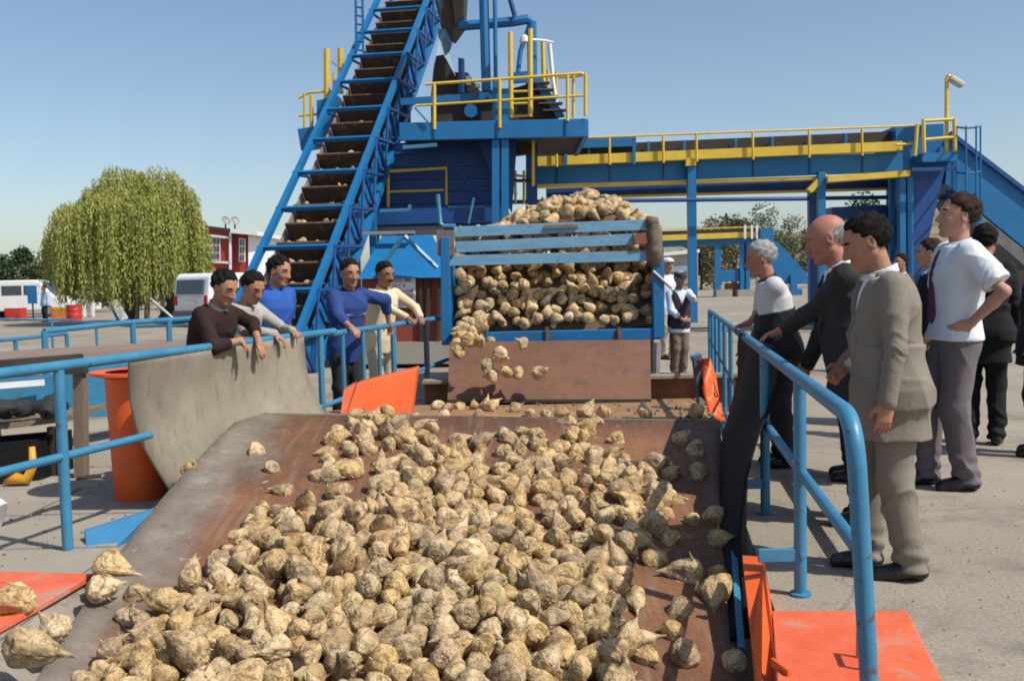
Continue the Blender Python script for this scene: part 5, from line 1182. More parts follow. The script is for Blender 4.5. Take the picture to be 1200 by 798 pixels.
# trolley with dark parts and black crate
tb_ = thing('trolley', 'low flat trolley loaded with dark machine parts on the left', 'trolley', G(30, 515))
a = P(-60, 505, 7.3); c = P(78, 488, 7.7); mb = MB(); mb.prism([a, c, c + Vector((.0, .8, 0)), a + Vector((0, .8, 0))], (0, 0, -.04)); mb.build('flat_bed', M['wood'], tb_)
rs = random.Random(9)
for k in range(9):
    x = rs.uniform(-20, 68); q = P(x, 484 - (x * .06), 7.5 + rs.uniform(-.1, .4)); ax = Euler((rs.uniform(-.3, .3), rs.uniform(1, 2), rs.uniform(0, 3))).to_matrix()
    mb = MB(); r_ = rs.uniform(.04, .08); mb.lathe(q + Vector((0, 0, .03)), [(.01, -.12), (r_ * .6, -.12), (r_, -.06), (r_, .05), (r_ * .5, .09), (r_ * .5, .13), (.01, .13)], 12, ax=ax); mb.build('machine_part', M['tyre'], tb_, smooth='auto')
for (x) in (-5, 60):
    q = P(x, 500, 7.6); mb = MB(); mb.bar((q.x, q.y, 0), q, .05, .05, up=(0, 1, 0)); mb.build('leg', M['dark'], tb_)
bc = thing('black_crate', 'open black crate holding an orange tool at the left edge', 'crate', G(22, 566))
q0, q1 = G(-50, 577), G(47, 566); hgt = .34
mb = MB()
dv = Vector((0.05, .45, 0)); up_ = Vector((0, 0, hgt))
for a, c in ((q0, q1), (q1, q1 + dv), (q1 + dv, q0 + dv)):
    mb.prism([a, c, c + up_, a + up_], ((0, .02, 0) if abs((c - a).y) < .3 else (-.02, 0, 0)))
mb.prism([q0, q1, q1 + dv, q0 + dv], (0, 0, .02)); mb.build('crate_shell', M['rubber'], bc)
og = thing('orange_tool', 'orange and yellow tool lying beside the black crate', 'tool', G(20, 572))
mb = MB(); a = G(8, 572) + Vector((0, -.03, .05)); mb.tube([a, a + Vector((.1, .0, .03)), a + Vector((.17, 0, .02)), a + Vector((.22, 0, .12)), a + Vector((.21, .02, .26))], [.02, .045, .04, .03, .022], 8); mb.build('grip', mat('tool_orange', (.75, .25, .02), (.7, .4, .03), 8, rough=.4), og, smooth=True)
ws = thing('plastic_bag', 'crumpled white plastic bag at the left edge on the slabs', 'bag', G(-6, 622))
bv, bf = beet_arrays(77, 4); mb = MB(); q = G(-6, 622); mb.add([(q.x + p[0] * .07, q.y + p[1] * .08, .12 + p[2] * .10) for p in bv[:642]], [f_ for f_ in bf if max(f_) < 642]); mb.build('crumple', M['white'], ws, smooth=True)
# yellow machine and dark vehicle at right edge
ym = thing('yellow_machine', 'yellow machine frame behind the men at the right edge', 'machine', (P(1182, 372, 22).x, 22, 0))
for (x0, x1, y0, y1) in ((1172, 1194, 344, 349), (1172, 1194, 356, 372)):
    mb = MB(); mb.prism([P(x0, y0, 22), P(x1, y0, 22), P(x1, y1, 22), P(x0, y1, 22)], (0, .8, 0)); mb.build('yellow_body', M['yellow'], ym)
for x in (1175, 1190):
    mb = MB(); mb.bar(P(x, 344, 22.3), Vector((P(x, 344, 22.3).x, 22.3, 0)), .12, .12, up=(0, 1, 0)); mb.build('upright', M['dark'], ym)
mb = MB(); mb.prism([P(1170, 318, 22.2), P(1240, 316, 22.2), P(1240, 340, 22.2), P(1170, 341, 22.2)], (0, 1, 0)); mb.build('dark_cab', M['dark'], ym)
# ------------------------------------------------------------------ people: signed distance fields meshed with surface nets
class Field:
    def __init__(s, lo, hi, h):
        s.lo = np.array(lo, float); s.h = h; s.n = np.ceil((np.array(hi) - s.lo) / h).astype(int) + 1
        s.F = np.full(s.n, 0.5, np.float32)
    def region(s, lo, hi):
        a = np.maximum(0, np.floor((np.array(lo) - s.lo) / s.h).astype(int)); b = np.minimum(s.n, np.ceil((np.array(hi) - s.lo) / s.h).astype(int) + 1)
        if (b <= a).any(): return None, None
        ax = [s.lo[i] + s.h * np.arange(a[i], b[i]) for i in range(3)]
        X = np.stack(np.meshgrid(*ax, indexing='ij'), -1).astype(np.float32)
        return tuple(slice(a[i], b[i]) for i in range(3)), X
    def add(s, fn, lo, hi, k=0.02, m=0.04):
        sl_, X = s.region(np.array(lo) - m, np.array(hi) + m)
        if sl_ is None: return
        d = fn(X); f = s.F[sl_]
        if k > 0:
            h_ = np.maximum(k - np.abs(f - d), 0) / k; s.F[sl_] = np.minimum(f, d) - h_ * h_ * k * .25
        else: s.F[sl_] = np.minimum(f, d)
    def cut(s, fn, lo, hi, k=0.008):
        sl_, X = s.region(lo, hi)
        if sl_ is None: return
        d = -fn(X); f = s.F[sl_]; h_ = np.maximum(k - np.abs(f - d), 0) / k; s.F[sl_] = np.maximum(f, d) + h_ * h_ * k * .25
    def cap(s, a, b, r0, r1, k=0.02):
        a = np.array(a, float); b = np.array(b, float); R_ = max(r0, r1)
        def fn(X):
            ba = b - a; t = np.clip(((X - a) @ ba) / (ba @ ba + 1e-9), 0, 1)
            return np.linalg.norm(X - a - t[..., None] * ba, axis=-1) - (r0 + (r1 - r0) * t)
        s.add(fn, np.minimum(a, b) - R_, np.maximum(a, b) + R_, k)
    def ell(s, c, r, Rm=None, k=0.02, cut=False):
        c = np.array(c, float); r = np.array(r, float); Rm = np.eye(3) if Rm is None else np.array(Rm, float)
        ext = np.sqrt(((Rm * r) ** 2).sum(1))
        def fn(X):
            q = (X - c) @ Rm; k0 = np.linalg.norm(q / r, axis=-1); k1 = np.linalg.norm(q / (r * r), axis=-1) + 1e-6
            return k0 * (k0 - 1) / k1
        if cut: s.cut(fn, c - ext - .03, c + ext + .03, k)
        else: s.add(fn, c - ext, c + ext, k)
    def mesh(s):
        F = s.F; F = np.pad(F, 1, constant_values=.5); lo = s.lo - s.h
        S = F < 0; n = np.array(F.shape) - 1
        c = [S[i:n[0] + i, j:n[1] + j, k:n[2] + k] for i in (0, 1) for j in (0, 1) for k in (0, 1)]
        cnt = sum(x.astype(np.int8) for x in c); act = (cnt > 0) & (cnt < 8); idx = np.argwhere(act)
        vid = np.full(tuple(n), -1, np.int64); vid[act] = np.arange(len(idx))
        acc = np.zeros((len(idx), 3)); w_ = np.zeros(len(idx))
        corners = [(i, j, k) for i in (0, 1) for j in (0, 1) for k in (0, 1)]
        vals = {q: F[idx[:, 0] + q[0], idx[:, 1] + q[1], idx[:, 2] + q[2]] for q in corners}
        for q in corners:
            for ax in range(3):
                if q[ax]: continue
                p = list(q); p[ax] = 1; p = tuple(p); a, b_ = vals[q], vals[p]; m = (a < 0) != (b_ < 0)
                t = np.where(m, a / np.where(m, a - b_, 1), 0); pos = np.zeros((len(idx), 3)); pos[:] = q; pos[:, ax] += t
                acc += pos * m[:, None]; w_ += m
        V = (idx + acc / w_[:, None]) * s.h + lo
        faces = []
        for ax in range(3):
            u, v = [(1, 2), (2, 0), (0, 1)][ax]
            A = S; sl0 = [slice(None)] * 3; sl1 = [slice(None)] * 3; sl0[ax] = slice(0, -1); sl1[ax] = slice(1, None)
            a, b_ = A[tuple(sl0)], A[tuple(sl1)]; E = np.argwhere(a != b_)
            if not len(E): continue
            E = E[(E[:, u] > 0) & (E[:, v] > 0) & (E[:, u] < n[u]) & (E[:, v] < n[v])]
            ins = S[E[:, 0], E[:, 1], E[:, 2]]
            def cell(du, dv):
                q = E.copy(); q[:, u] -= du; q[:, v] -= dv; return vid[q[:, 0], q[:, 1], q[:, 2]]
            Q = np.stack([cell(1, 1), cell(0, 1), cell(0, 0), cell(1, 0)], 1); Q[~ins] = Q[~ins][:, ::-1]
            faces.append(Q)
        Q = np.concatenate(faces); Q = Q[(Q >= 0).all(1)]
        return V, Q
def np_mesh(name, V, Q, m, parent=None, sc=1.0):
    me = bpy.data.meshes.new(name); me.vertices.add(len(V)); me.vertices.foreach_set('co', (V * sc).astype(np.float32).ravel())
    me.loops.add(Q.size); me.loops.foreach_set('vertex_index', Q.astype(np.int32).ravel()); me.polygons.add(len(Q)); me.polygons.foreach_set('loop_start', np.arange(0, Q.size, Q.shape[1], dtype=np.int32))
    me.update(calc_edges=True); me.polygons.foreach_set('use_smooth', np.ones(len(Q), dtype=bool)); me.materials.append(m); me.update()
    o = bpy.data.objects.new(name, me); COL.objects.link(o)
    if parent is not None: o.parent = parent
    return o
def cloth(name, c1, c2, rough=.85, bump=.3, bscale=30, sheen=.15, stripe=None):
    return mat(name, c1, c2, 5, rough=rough, bump=bump, bscale=bscale, sheen=0, bdist=.014, spec=.25, stretch=(1, 1, .6))
SKIN = {k: mat('skin_' + k, c, tuple(x * .86 for x in c), 14, (c[0] * 1.0, c[1] * .72, c[2] * .66), 9, (.55, .75), rough=.55, sss=.04, spec=.3, bump=.3, bscale=60, bdist=.004)
        for k, c in {'tan': (.40, .205, .125), 'fair': (.50, .27, .185), 'red': (.43, .185, .125), 'dark': (.29, .14, .08)}.items()}
HAIR = {k: mat('hair_' + k, c, tuple(x * .6 for x in c), 30, rough=.75, bump=.9, bscale=110, bdist=.008, stretch=(1, 1, .3), spec=.15) for k, c in {'black': (.012, .010, .009), 'brown': (.045, .026, .016), 'grey': (.42, .42, .41), 'dgrey': (.13, .12, .11)}.items()}
EYE = mat('eye_white', (.40, .36, .33), rough=.2); IRIS = mat('eye_iris', (.02, .012, .008), rough=.2); LIPS = mat('lips', (.40, .15, .12), rough=.5)
LEATHER = mat('black_leather', (.010, .009, .009), (.016, .014, .013), 8, rough=.28, bump=.1, bscale=60)
def ik(a, t, l1, l2, hint):
    a = np.array(a, float); t = np.array(t, float); d = t - a; L = np.linalg.norm(d); mx = (l1 + l2) * .995
    if L > mx: t = a + d / L * mx; d = t - a; L = mx
    u = d / L; x = (l1 * l1 - l2 * l2 + L * L) / (2 * L); h_ = math.sqrt(max(0, l1 * l1 - x * x)); hint = np.array(hint, float); hint = hint - u * (hint @ u); hint /= np.linalg.norm(hint) + 1e-9
    return a + u * x + hint * h_, t
def nrmz(v): v = np.array(v, float); return v / (np.linalg.norm(v) + 1e-9)
def folds(X, amp, f=1.0, seed=0.0, diag=0.6):
    x, y, z = X[..., 0], X[..., 1], X[..., 2]
    p1 = z * 21 * f + x * 13 - y * 9 + 2.0 * np.sin(y * 9 + seed) + 1.5 * np.sin(x * 8 + z * 5 + seed * 2)
    p2 = z * 12 * f - x * 17 + y * 13 + 1.7 * np.sin(z * 9 + seed * 1.3)
    p3 = x * 30 + y * 26 + 3 * np.sin(z * 4 + seed)
    r1 = (1 - np.abs(np.sin(p1 * .5))) ** 3; r2 = (1 - np.abs(np.sin(p2 * .5))) ** 3; r3 = (1 - np.abs(np.sin(p3 * .5))) ** 2
    m1 = .5 + .5 * np.sin(x * 7 + z * 6 + seed * 3); m2 = .5 + .5 * np.sin(y * 8 - z * 5 + seed); m3 = .5 + .5 * np.sin(z * 7 + seed * 2.2)
    return amp * (.45 * np.sin(p1 * .31 + 1) - 2.0 * r1 * m1 - 1.8 * r2 * m2 - .9 * r3 * m3)
TZ = [-.14, 0, .13, .27, .39, .47, .525, .56]; TRX = [.145, .165, .143, .158, .178, .168, .11, .062]; TRY = [.11, .122, .105, .115, .122, .10, .075, .06]
def person(label, pos, yaw, H=1.75, lean=0, hp=0, hy=0, hands=({}, {}), feet=((-.10, 0), (.10, 0)), top=None, legs=None, hair='black', skin='tan', res=.006,
           group=None, belly=0.0, bald=False, tie=None, belt=None, vest=None, shirt=None, cap=None, stache=False, hipback=0.0, look=None, shoes=True, stripe=None, skirt=None, torso_only=False, vtop=.52, width=1.0, seed=1.0, hair_long=0.0):
    s = H / 1.75; pos = Vector(pos); rz = yaw - math.pi / 2; cz, sz = math.cos(-rz), math.sin(-rz)
    def w2l(p):
        d = np.array([p[0] - pos.x, p[1] - pos.y, p[2] - pos.z]); return np.array([cz * d[0] - sz * d[1], sz * d[0] + cz * d[1], d[2]]) / s
    hip = np.array([0, -hipback, .93]); l = R(lean); u = np.array([0, math.sin(l), math.cos(l)]); f = np.array([0, math.cos(l), -math.sin(l)]); xx = np.array([1., 0, 0])
    TR = np.stack([xx, f, u], 1)
    shc = hip + u * .50; sh = [shc + xx * (-.175 * width), shc + xx * (.175 * width)]
    hpr, hyr = R(hp), R(hy)
    hu = np.array([0, math.sin(hpr), math.cos(hpr)]); hf = np.array([0, math.cos(hpr), -math.sin(hpr)]); hx = np.array([1., 0, 0])
    ca, sa = math.cos(hyr), math.sin(hyr)
    Rz_ = np.array([[ca, -sa, 0], [sa, ca, 0], [0, 0, 1]]); hu, hf, hx = Rz_ @ hu, Rz_ @ hf, Rz_ @ hx
    nb = hip + u * .555; hc = nb + hu * .135 + hf * .018 + u * .02; HR = np.stack([hx, hf, hu], 1)
    HS = 1.13; hc = hc + hu * .012
    def hl(p): return hc + HR @ np.array(p, float) * HS
    # arms
    arms = []
    for i in (0, 1):
        hd = dict(hands[i]); sg = -1 if i == 0 else 1
        if 'world' in hd: tgt = w2l(hd['world'])
        elif 'local' in hd: tgt = np.array(hd['local'], float)
        else: tgt = sh[i] + np.array([sg * .06, .05, -.545])
        d_h = nrmz(hd['dir']) if 'dir' in hd else None
        if 'wdir' in hd:
            q = np.array(hd['wdir'], float); d_h = nrmz([cz * q[0] - sz * q[1], sz * q[0] + cz * q[1], q[2]])
        hint = hd.get('hint', (sg * .5, -1, -.3)); el, wr = ik(sh[i], tgt, .30, .255, hint)
        if d_h is None: d_h = nrmz(wr - el)
        pn_ = np.array(hd.get('palm', (-sg, 0, 0)), float); pn_ = nrmz(pn_ - d_h * (pn_ @ d_h)); th_ = np.cross(d_h, pn_)
        want = np.array(hd.get('thumb', (0, 1, 0)), float)
        if th_ @ want < 0: th_ = -th_
        arms.append((sh[i], el, wr, d_h, pn_, th_, hd.get('curl', 22)))
    # legs
    lg = []
    for i in (0, 1):
        sg = -1 if i == 0 else 1; hj = hip + np.array([sg * .085, 0, -.02]); ft = np.array([feet[i][0], feet[i][1], .085]); kn, an = ik(hj, ft, .420, .412, (0, 1, 0)); lg.append((hj, kn, an))
    pts = [hip, hc + hu * .13, hc - hf * .1, hc + hf * .14, nb] + [q for a_ in arms for q in (a_[0], a_[1], a_[2], a_[2] + a_[3] * .2)] + [q for q_ in lg for q in q_] + [np.array([0, 0, 0.])]
    P_ = np.array(pts); lo = P_.min(0) - .13; hi = P_.max(0) + .13; lo[2] = -.01; hi[2] = (hc + hu * .14)[2] + .03; lo[0] = min(lo[0], -.26); hi[0] = max(hi[0], .26); lo[1] = min(lo[1], hip[1] - .2, -.16); hi[1] = max(hi[1], hip[1] + .22 + belly, .27)
    # ---------------- body
    h_ = res / s
    B = Field(lo, hi, h_)
    # torso core and legs (under the clothes)
    B.cap(hip + u * .0, hip + u * .40, .085, .095, .05); B.cap(sh[0] * .75 + shc * .25 + u * -.045, sh[1] * .75 + shc * .25 + u * -.045, .038, .038, .02)
    for hj, kn, an in lg: B.cap(hj, kn, .065, .045, .03); B.cap(kn, an, .045, .036, .03); B.cap(an, an + [0, .08, -.045], .03, .025, .02)
    B.cap(nb - u * .05, hc - hu * .05 - hf * .018, .060, .053, .03)
    # head
    EL = lambda c, r, k=.02, cut=False: B.ell(hl(c), np.array(r) * HS, HR, k, cut)
    EL((0, -.018, .035), (.073, .093, .082), .01); EL((0, .028, -.03), (.056, .060, .078), .03); EL((0, .012, .01), (.066, .074, .08), .03)
    B.cap(hl((-.045, -.002, -.055)), hl((-.016, .062, -.094)), .020, .018, .03); B.cap(hl((.045, -.002, -.055)), hl((.016, .062, -.094)), .020, .018, .03); EL((0, .069, -.094), (.022, .018, .017), .02)
    B.cap(hl((-.034, .073, .027)), hl((.034, .073, .027)), .011, .011, .02); EL((-.036, .060, -.022), (.020, .018, .02), .02); EL((.036, .060, -.022), (.020, .018, .02), .02)
    for q in (-1, 1): EL((q * .031, .092, .008), (.016, .012, .010), .010, True)
    B.cap(hl((0, .083, .018)), hl((0, .108, -.026)), .008, .0125, .012); EL((-.013, .097, -.030), (.009, .010, .008), .008); EL((.013, .097, -.030), (.009, .010, .008), .008)
    EL((0, .086, -.055), (.021, .010, .006), .008); EL((0, .084, -.067), (.018, .010, .007), .008)
    for q in (-1, 1):
        ce = np.array((q * .076, -.008, -.002)); EL(ce, (.007, .019, .032), .006); EL(ce + [q * .006, .003, .004], (.006, .010, .018), .004, True); EL(ce + [0, .0, -.026], (.007, .010, .010), .008)
    # arms and hands
    for i, (a_, el, wr, dh, pn_, th_, cu) in enumerate(arms):
        B.cap(a_ + (shc - a_) * .12 - u * .03, el, .034, .034, .012); B.cap(el, el + (wr - el) * .35, .036, .036, .02); B.cap(el + (wr - el) * .35, wr, .036, .0245, .02)
        Rh = np.stack([th_, dh, pn_], 1); pc = wr + dh * .052 + pn_ * .002
        B.ell(pc, (.038, .054, .0155), Rh, .018); B.cap(wr, wr + dh * .03, .024, .022, .02)
        c0 = R(cu)
        for k_, (of, ln) in enumerate(((.027, .072), (.009, .080), (-.009, .074), (-.026, .058))):
            b0 = wr + dh * (.090 - abs(of) * .12) + th_ * of; ang = c0 * .75; q = b0; sp_ = th_ * of * .25
            for sg_, (fr2, r_) in enumerate(((.42, .0088), (.33, .0080), (.25, .0072))):
                dd = nrmz(dh * math.cos(ang) + pn_ * math.sin(ang) + sp_ * .6); q2 = q + dd * ln * fr2; B.cap(q, q2, r_, r_ * .93, .004 if sg_ else .008); q = q2; ang += c0
        tb = wr + dh * .022 + th_ * .024; t1 = tb + nrmz(th_ * .75 + dh * .7 + pn_ * .35) * .042; t2 = t1 + nrmz(dh * .95 + th_ * .25 + pn_ * .45) * .034
        B.cap(tb, t1, .0135, .0105, .014); B.cap(t1, t2, .0105, .0085, .006)
    V, Q = B.mesh()
    root = np_mesh('person', V, Q, SKIN[skin]); root.location = pos; root.rotation_euler = (0, 0, rz); root.scale = (s, s, s); tag(root, label, 'person', group)
    # eyes, brows, lips
    def small(nm, m, parts):
        mb = MB()
        for (c, r) in parts:
            bm = bmesh.new(); bmesh.ops.create_icosphere(bm, subdivisions=2, radius=1)
            mb.add([tuple(hl(np.array(c) + np.array(v_.co) * r)) for v_ in bm.verts], [tuple(x.index for x in q.verts) for q in bm.faces]); bm.free()
        o = mb.build(nm, m, None, smooth=True); o.parent = root; return o
    if H > 0 and not torso_only:
        for q in (-1, 1):
            eo = small('eye', EYE, [((q * .031, .073, .008), (.0125, .0115, .010))]); io_ = small('iris', IRIS, [((q * .031, .0815, .0075), (.006, .005, .006))]); io_.parent = eo
            small('eyebrow', HAIR[hair if hair != 'grey' else 'dgrey'], [((q * .032, .084, .031), (.019, .008, .006)), ((q * .046, .077, .029), (.011, .008, .005))])
        small('lips', LIPS, [((0, .0905, -.0555), (.019, .0075, .0045)), ((0, .0885, -.0655), (.016, .0075, .005))])
        if stache: small('moustache', HAIR[hair], [((-.013, .096, -.045), (.017, .009, .007)), ((.013, .096, -.045), (.017, .009, .007))])
    # ---------------- hair
    Hf = Field(hc - .17, hc + .18, min(h_, .0065))
    zl = ([-.11, -.06, -.02, .005, .03, .05, .075, .1], [-.085 - hair_long, -.075 - hair_long, -.045, -.005, .02, .058, .070, .073])
    def hairfn(X):
        q = (X - hc) @ HR / HS; qq = q - [0, -.018, .035]; r = np.array([.073, .093, .082]) + np.array([.010, .010, .012]); k0 = np.linalg.norm(qq / r, axis=-1); k1 = np.linalg.norm(qq / (r * r), axis=-1) + 1e-6
        d = k0 * (k0 - 1) / k1 + .0035 * np.sin(q[..., 0] * 95 + 3 * np.sin(q[..., 2] * 50 + seed)) * np.sin(q[..., 1] * 80 + seed) + .003 * np.sin(q[..., 2] * 140 + q[..., 1] * 60)
        line = np.interp(q[..., 1], *zl) + .006 * np.sin(q[..., 0] * 120 + q[..., 1] * 90 + seed); d = d + .011 * np.clip(1 - (q[..., 2] - line) / .06, 0, 1) - .004 * np.maximum(0, np.sin(q[..., 0] * 38 + q[..., 1] * 33 + seed * 2) * np.sin(q[..., 2] * 40 + q[..., 1] * 25 + seed)); d = np.maximum(d, (line - q[..., 2]) * .85)
        d = d * 1.0
        if bald: d = np.maximum(d + .006, (q[..., 2] - .028 + .25 * q[..., 1]) * .8); 
        return d
    if cap is None or True:
        Hf.add(hairfn, hc - .16, hc + .17, 0, 0); V2, Q2 = Hf.mesh()
        if len(Q2):
            ns_ = 1700 if res < .0075 else (700 if res < .0095 else 0)
            if ns_:
                ii = rng.integers(0, len(V2), ns_); p0 = V2[ii]; nn_ = p0 - hc; nn_ /= np.linalg.norm(nn_, axis=1)[:, None]
                dd_ = nn_ * .45 - hu * .55 + (rng.normal(size=nn_.shape) * .35) - hf * .15; dd_ /= np.linalg.norm(dd_, axis=1)[:, None]
                sd2 = np.cross(dd_, nn_); sd2 /= np.linalg.norm(sd2, axis=1)[:, None] + 1e-9; LL = rng.uniform(.010, .024, (ns_, 1)); p0 = p0 - nn_ * .001
                W2 = .0011; A4 = np.empty((ns_ * 4, 3)); A4[0::4] = p0 - sd2 * W2; A4[1::4] = p0 + sd2 * W2; A4[2::4] = p0 + dd_ * LL + sd2 * W2 * .3; A4[3::4] = p0 + dd_ * LL - sd2 * W2 * .3
                Q2 = np.concatenate([Q2, np.arange(ns_ * 4).reshape(-1, 4) + len(V2)]); V2 = np.concatenate([V2, A4])
            np_mesh('hair', V2, Q2, HAIR[hair], root)
    if cap:
        Cf = Field(hc - .17, hc + .19, min(h_, .007)); Cf.ell(hl((0, -.012, .072)), (.104, .127, .058), HR, 0); Cf.ell(hl((0, .095, .060)), (.065, .056, .011), HR, .01); V2, Q2 = Cf.mesh(); np_mesh('cap', V2, Q2, cap, root)
    # ---------------- clothes
    hc_ = max(h_ * 1.15, .0068)
    def slices(X, mrg, zlo, zhi, fold, widen=0.0, drop=0.0):
        q = (X - hip) @ TR; z = q[..., 2]; rx = np.interp(z, TZ, TRX) * width + mrg; ry = np.interp(z, TZ, TRY) + mrg; bel = belly * np.exp(-((z - .14) / .14) ** 2); cy = bel * .55; ry = ry + bel * .5; rx = rx + bel * .3
        if widen: rx = rx + widen * np.clip((.10 - z) / .25, 0, 1); ry = ry + widen * .6 * np.clip((.10 - z) / .25, 0, 1)
        e_ = (np.abs(q[..., 0] / rx) ** 2.3 + np.abs((q[..., 1] - cy) / ry) ** 2.3) ** (1 / 2.3); d = (e_ - 1) * np.minimum(rx, ry) * .92
        d = np.maximum(d, np.maximum(z - zhi, zlo - z)); return d + folds(X, fold, 1, seed)
    def garment(nm, m, mrg, zlo, zhi, sleeve, fold=.004, open_v=0.0, widen=0.0, ups=None, skirt_len=None, collar=True, extra=None):
        F_ = Field(lo - .03, hi + .03, hc_)
        ext = .30
        F_.add(lambda X: slices(X, mrg, zlo, zhi, fold, widen), np.minimum(hip - ext, nb - ext) - 0, np.maximum(hip + ext, nb + ext * .5), 0, 0)
        if skirt_len:
            def sk(X):
                z = X[..., 2]; t = np.clip((hip[2] + .12 - z) / (skirt_len + .12), 0, 1); rx = .134 * width + mrg + .045 * t + belly * .2; rx = rx * (1 - .4 * np.clip((z - hip[2] - .0) / .16, 0, 1)); ry = .095 + mrg + .045 * t + belly * .3; ry = ry * (1 - .4 * np.clip((z - hip[2] - .0) / .16, 0, 1))
                cy = hip[1] + belly * .3 * (1 - t) + .02 * t; e_ = (np.abs(X[..., 0] / rx) ** 2.4 + np.abs((X[..., 1] - cy) / ry) ** 2.4) ** (1 / 2.4); d = (e_ - 1) * np.minimum(rx, ry) * .9
                return np.maximum(d, np.maximum(z - hip[2] - .16, hip[2] - skirt_len - z)) + folds(X, fold * .9, .7, seed + 2)
            F_.add(sk, hip - [.3, .3, skirt_len + .03], hip + [.3, .3 + belly, .2], .13, .0)
        sl_r = sleeve[1] if sleeve else 0
        if sleeve:
            for (a_, el, wr, dh, pn_, th_, cu) in arms:
                kind = sleeve[0]; r0 = sl_r
                def sleeve_cap(a, b_, ra, rb, fseed, k=.03):
                    a = np.array(a, float); b_ = np.array(b_, float); RR = max(ra, rb) + .02
                    def fn(X):
                        ba = b_ - a; L2 = ba @ ba; t0_ = ((X - a) @ ba) / L2; t = np.clip(t0_, 0, 1); rr5 = np.linalg.norm(X - a - t[..., None] * ba, axis=-1)
                        ds = t0_ * math.sqrt(L2); de = (math.sqrt(L2) - ds) if fseed == 0 else ds; wob = folds(X, fold * .8, 1.2, fseed + seed) - .008 * (1 - np.abs(np.sin(ds * 48 + 1.6 * np.sin(X[..., 0] * 24 + X[..., 1] * 31)))) ** 2 * np.exp(-(de / .085) ** 2) + .004 * np.exp(-((de - .02) / .03) ** 2)
                        return rr5 - (ra + (rb - ra) * t) + wob
                    F_.add(fn, np.minimum(a, b_) - RR, np.maximum(a, b_) + RR, k, .02)
                ah = a_ + (shc - a_) * .04 - u * .006
                if kind == 'long': sleeve_cap(ah, el, r0, r0 * .76, 0, .014); sleeve_cap(el, wr + (el - wr) * .02, r0 * .76, r0 * .62, 3, .010)
                elif kind == 'rolled': sleeve_cap(ah, el, r0, r0 * .85, 0); sleeve_cap(el, el + (wr - el) * .45, r0 * .85, r0 * .78, 3)
                elif kind == 'short': 
                    sleeve_cap(ah, a_ + (el - a_) * .72, r0, r0 * 1.0, 0)
                    ax_ = nrmz(el - a_); cpt = a_ + (el - a_) * .80
                    F_.cut(lambda X: -((X - cpt) @ ax_) * -1 * -1 if False else (np.maximum(-((X - cpt) @ ax_), np.linalg.norm(X - cpt, axis=-1) - .12)), cpt - .14, cpt + .14, .004)
                elif kind == 'vest': pass
        if sleeve and sleeve[0] == 'vest':
            for a_ in arms: F_.cap(a_[0] + (shc - a_[0]) * .35, a_[0] + (shc - a_[0]) * .15, .055, .05, .03)
        # neck opening
        np_ = nb + u * .01
        F_.cut(lambda X: np.linalg.norm(((X - np_) @ TR) * [1, 1, .6], axis=-1) - .058, np_ - .12, np_ + .12, .008)
        if open_v:
            def vf(X):
                q = (X - hip) @ TR; z = q[..., 2]; wv_ = (z - (.50 - open_v)) / open_v * .075; return np.maximum(np.maximum(np.maximum(np.abs(q[..., 0]) - wv_, -(q[..., 1] - .045)), .50 - open_v - z), np.maximum(q[..., 1] - .19, z - .58))
            F_.cut(vf, hip - .35, hip + .75, .006)
        if extra: extra(F_)
        V_, Q_ = F_.mesh(); return np_mesh(nm, V_, Q_, m, root)
    def collar_mesh(m, rad=.064, hgt=.017, nm='collar', tilt=.015):
        F_ = Field(nb - .14, nb + .16, min(hc_, .007))
        def fn(X):
            q = (X - nb) @ TR; q = q - [0, .004, .0]; rr5 = np.hypot(q[..., 0], q[..., 1] * .92); z = q[..., 2] + q[..., 1] * .28
            return np.hypot(rr5 - (rad + np.clip(-z, 0, .05) * .25), np.maximum(np.abs(z) - hgt, 0)) - .0055
        F_.add(fn, nb - .13, nb + .15, 0, 0)
        for q in (-1, 1):
            a = nb + TR @ np.array([q * .028, .068, -.018]); b_ = nb + TR @ np.array([q * .052, .086, -.062]); F_.cap(a, b_, .014, .006, .012); F_.cap(a, nb + TR @ np.array([q * .06, .045, -.02]), .012, .010, .01)
        V_, Q_ = F_.mesh(); return np_mesh(nm, V_, Q_, m, root)
    kind = top['kind']; m = top['mat']
    if kind in ('suit',):
        garment('shirt', shirt, .010, .0, .55, None, .001); collar_mesh(shirt)
        def lap(F_):
            for q in (-1, 1):
                a = nb + TR @ np.array([q * .075, .03, -.005]); b_ = hip + TR @ np.array([q * .045, .150 + belly * .6, .27]); c_ = hip + TR @ np.array([q * .008, .150 + belly, .12])
                F_.cap(a, b_, .014, .020, .01); F_.cap(b_, c_, .018, .006, .01)
            
            for q in (-1, 1):
                pa = hip + np.array([q * (.158 + belly * .2), .055, -.005]); F_.cap(pa, pa + [q * .006, -.085, -.004], .022, .022, .004)
            prv = None
            for k_ in range(7):
                an_ = R(-20 + k_ * 220 / 6); pp = nb + TR @ np.array([math.cos(an_) * .078, -math.sin(an_) * .074 + .012, -.012])
                if prv is not None: F_.cap(prv, pp, .014, .014, .01)
                prv = pp
        jk = garment('jacket', m, .030, -.05, .53, ('long', .068), top.get('fold', .0045), .26, .0, None, top.get('len', .20), extra=lap)
        mb = MB()
        for (a_, el, wr, dh, pn_, th_, cu) in arms:
            ax_ = nrmz(wr - el); sd_ = nrmz(np.cross(ax_, [0, 0, 1]) + 1e-6) if abs(ax_[2]) < .9 else -th_
            o_ = -th_ * .036
            for k_ in range(3):
                c_ = wr - ax_ * (.03 + .018 * k_) + o_; mb.box(c_, (.009, .009, .009))
        bo = mb.build('cuff_buttons', LEATHER, None); bo.parent = jk
    elif kind == 'shirt':
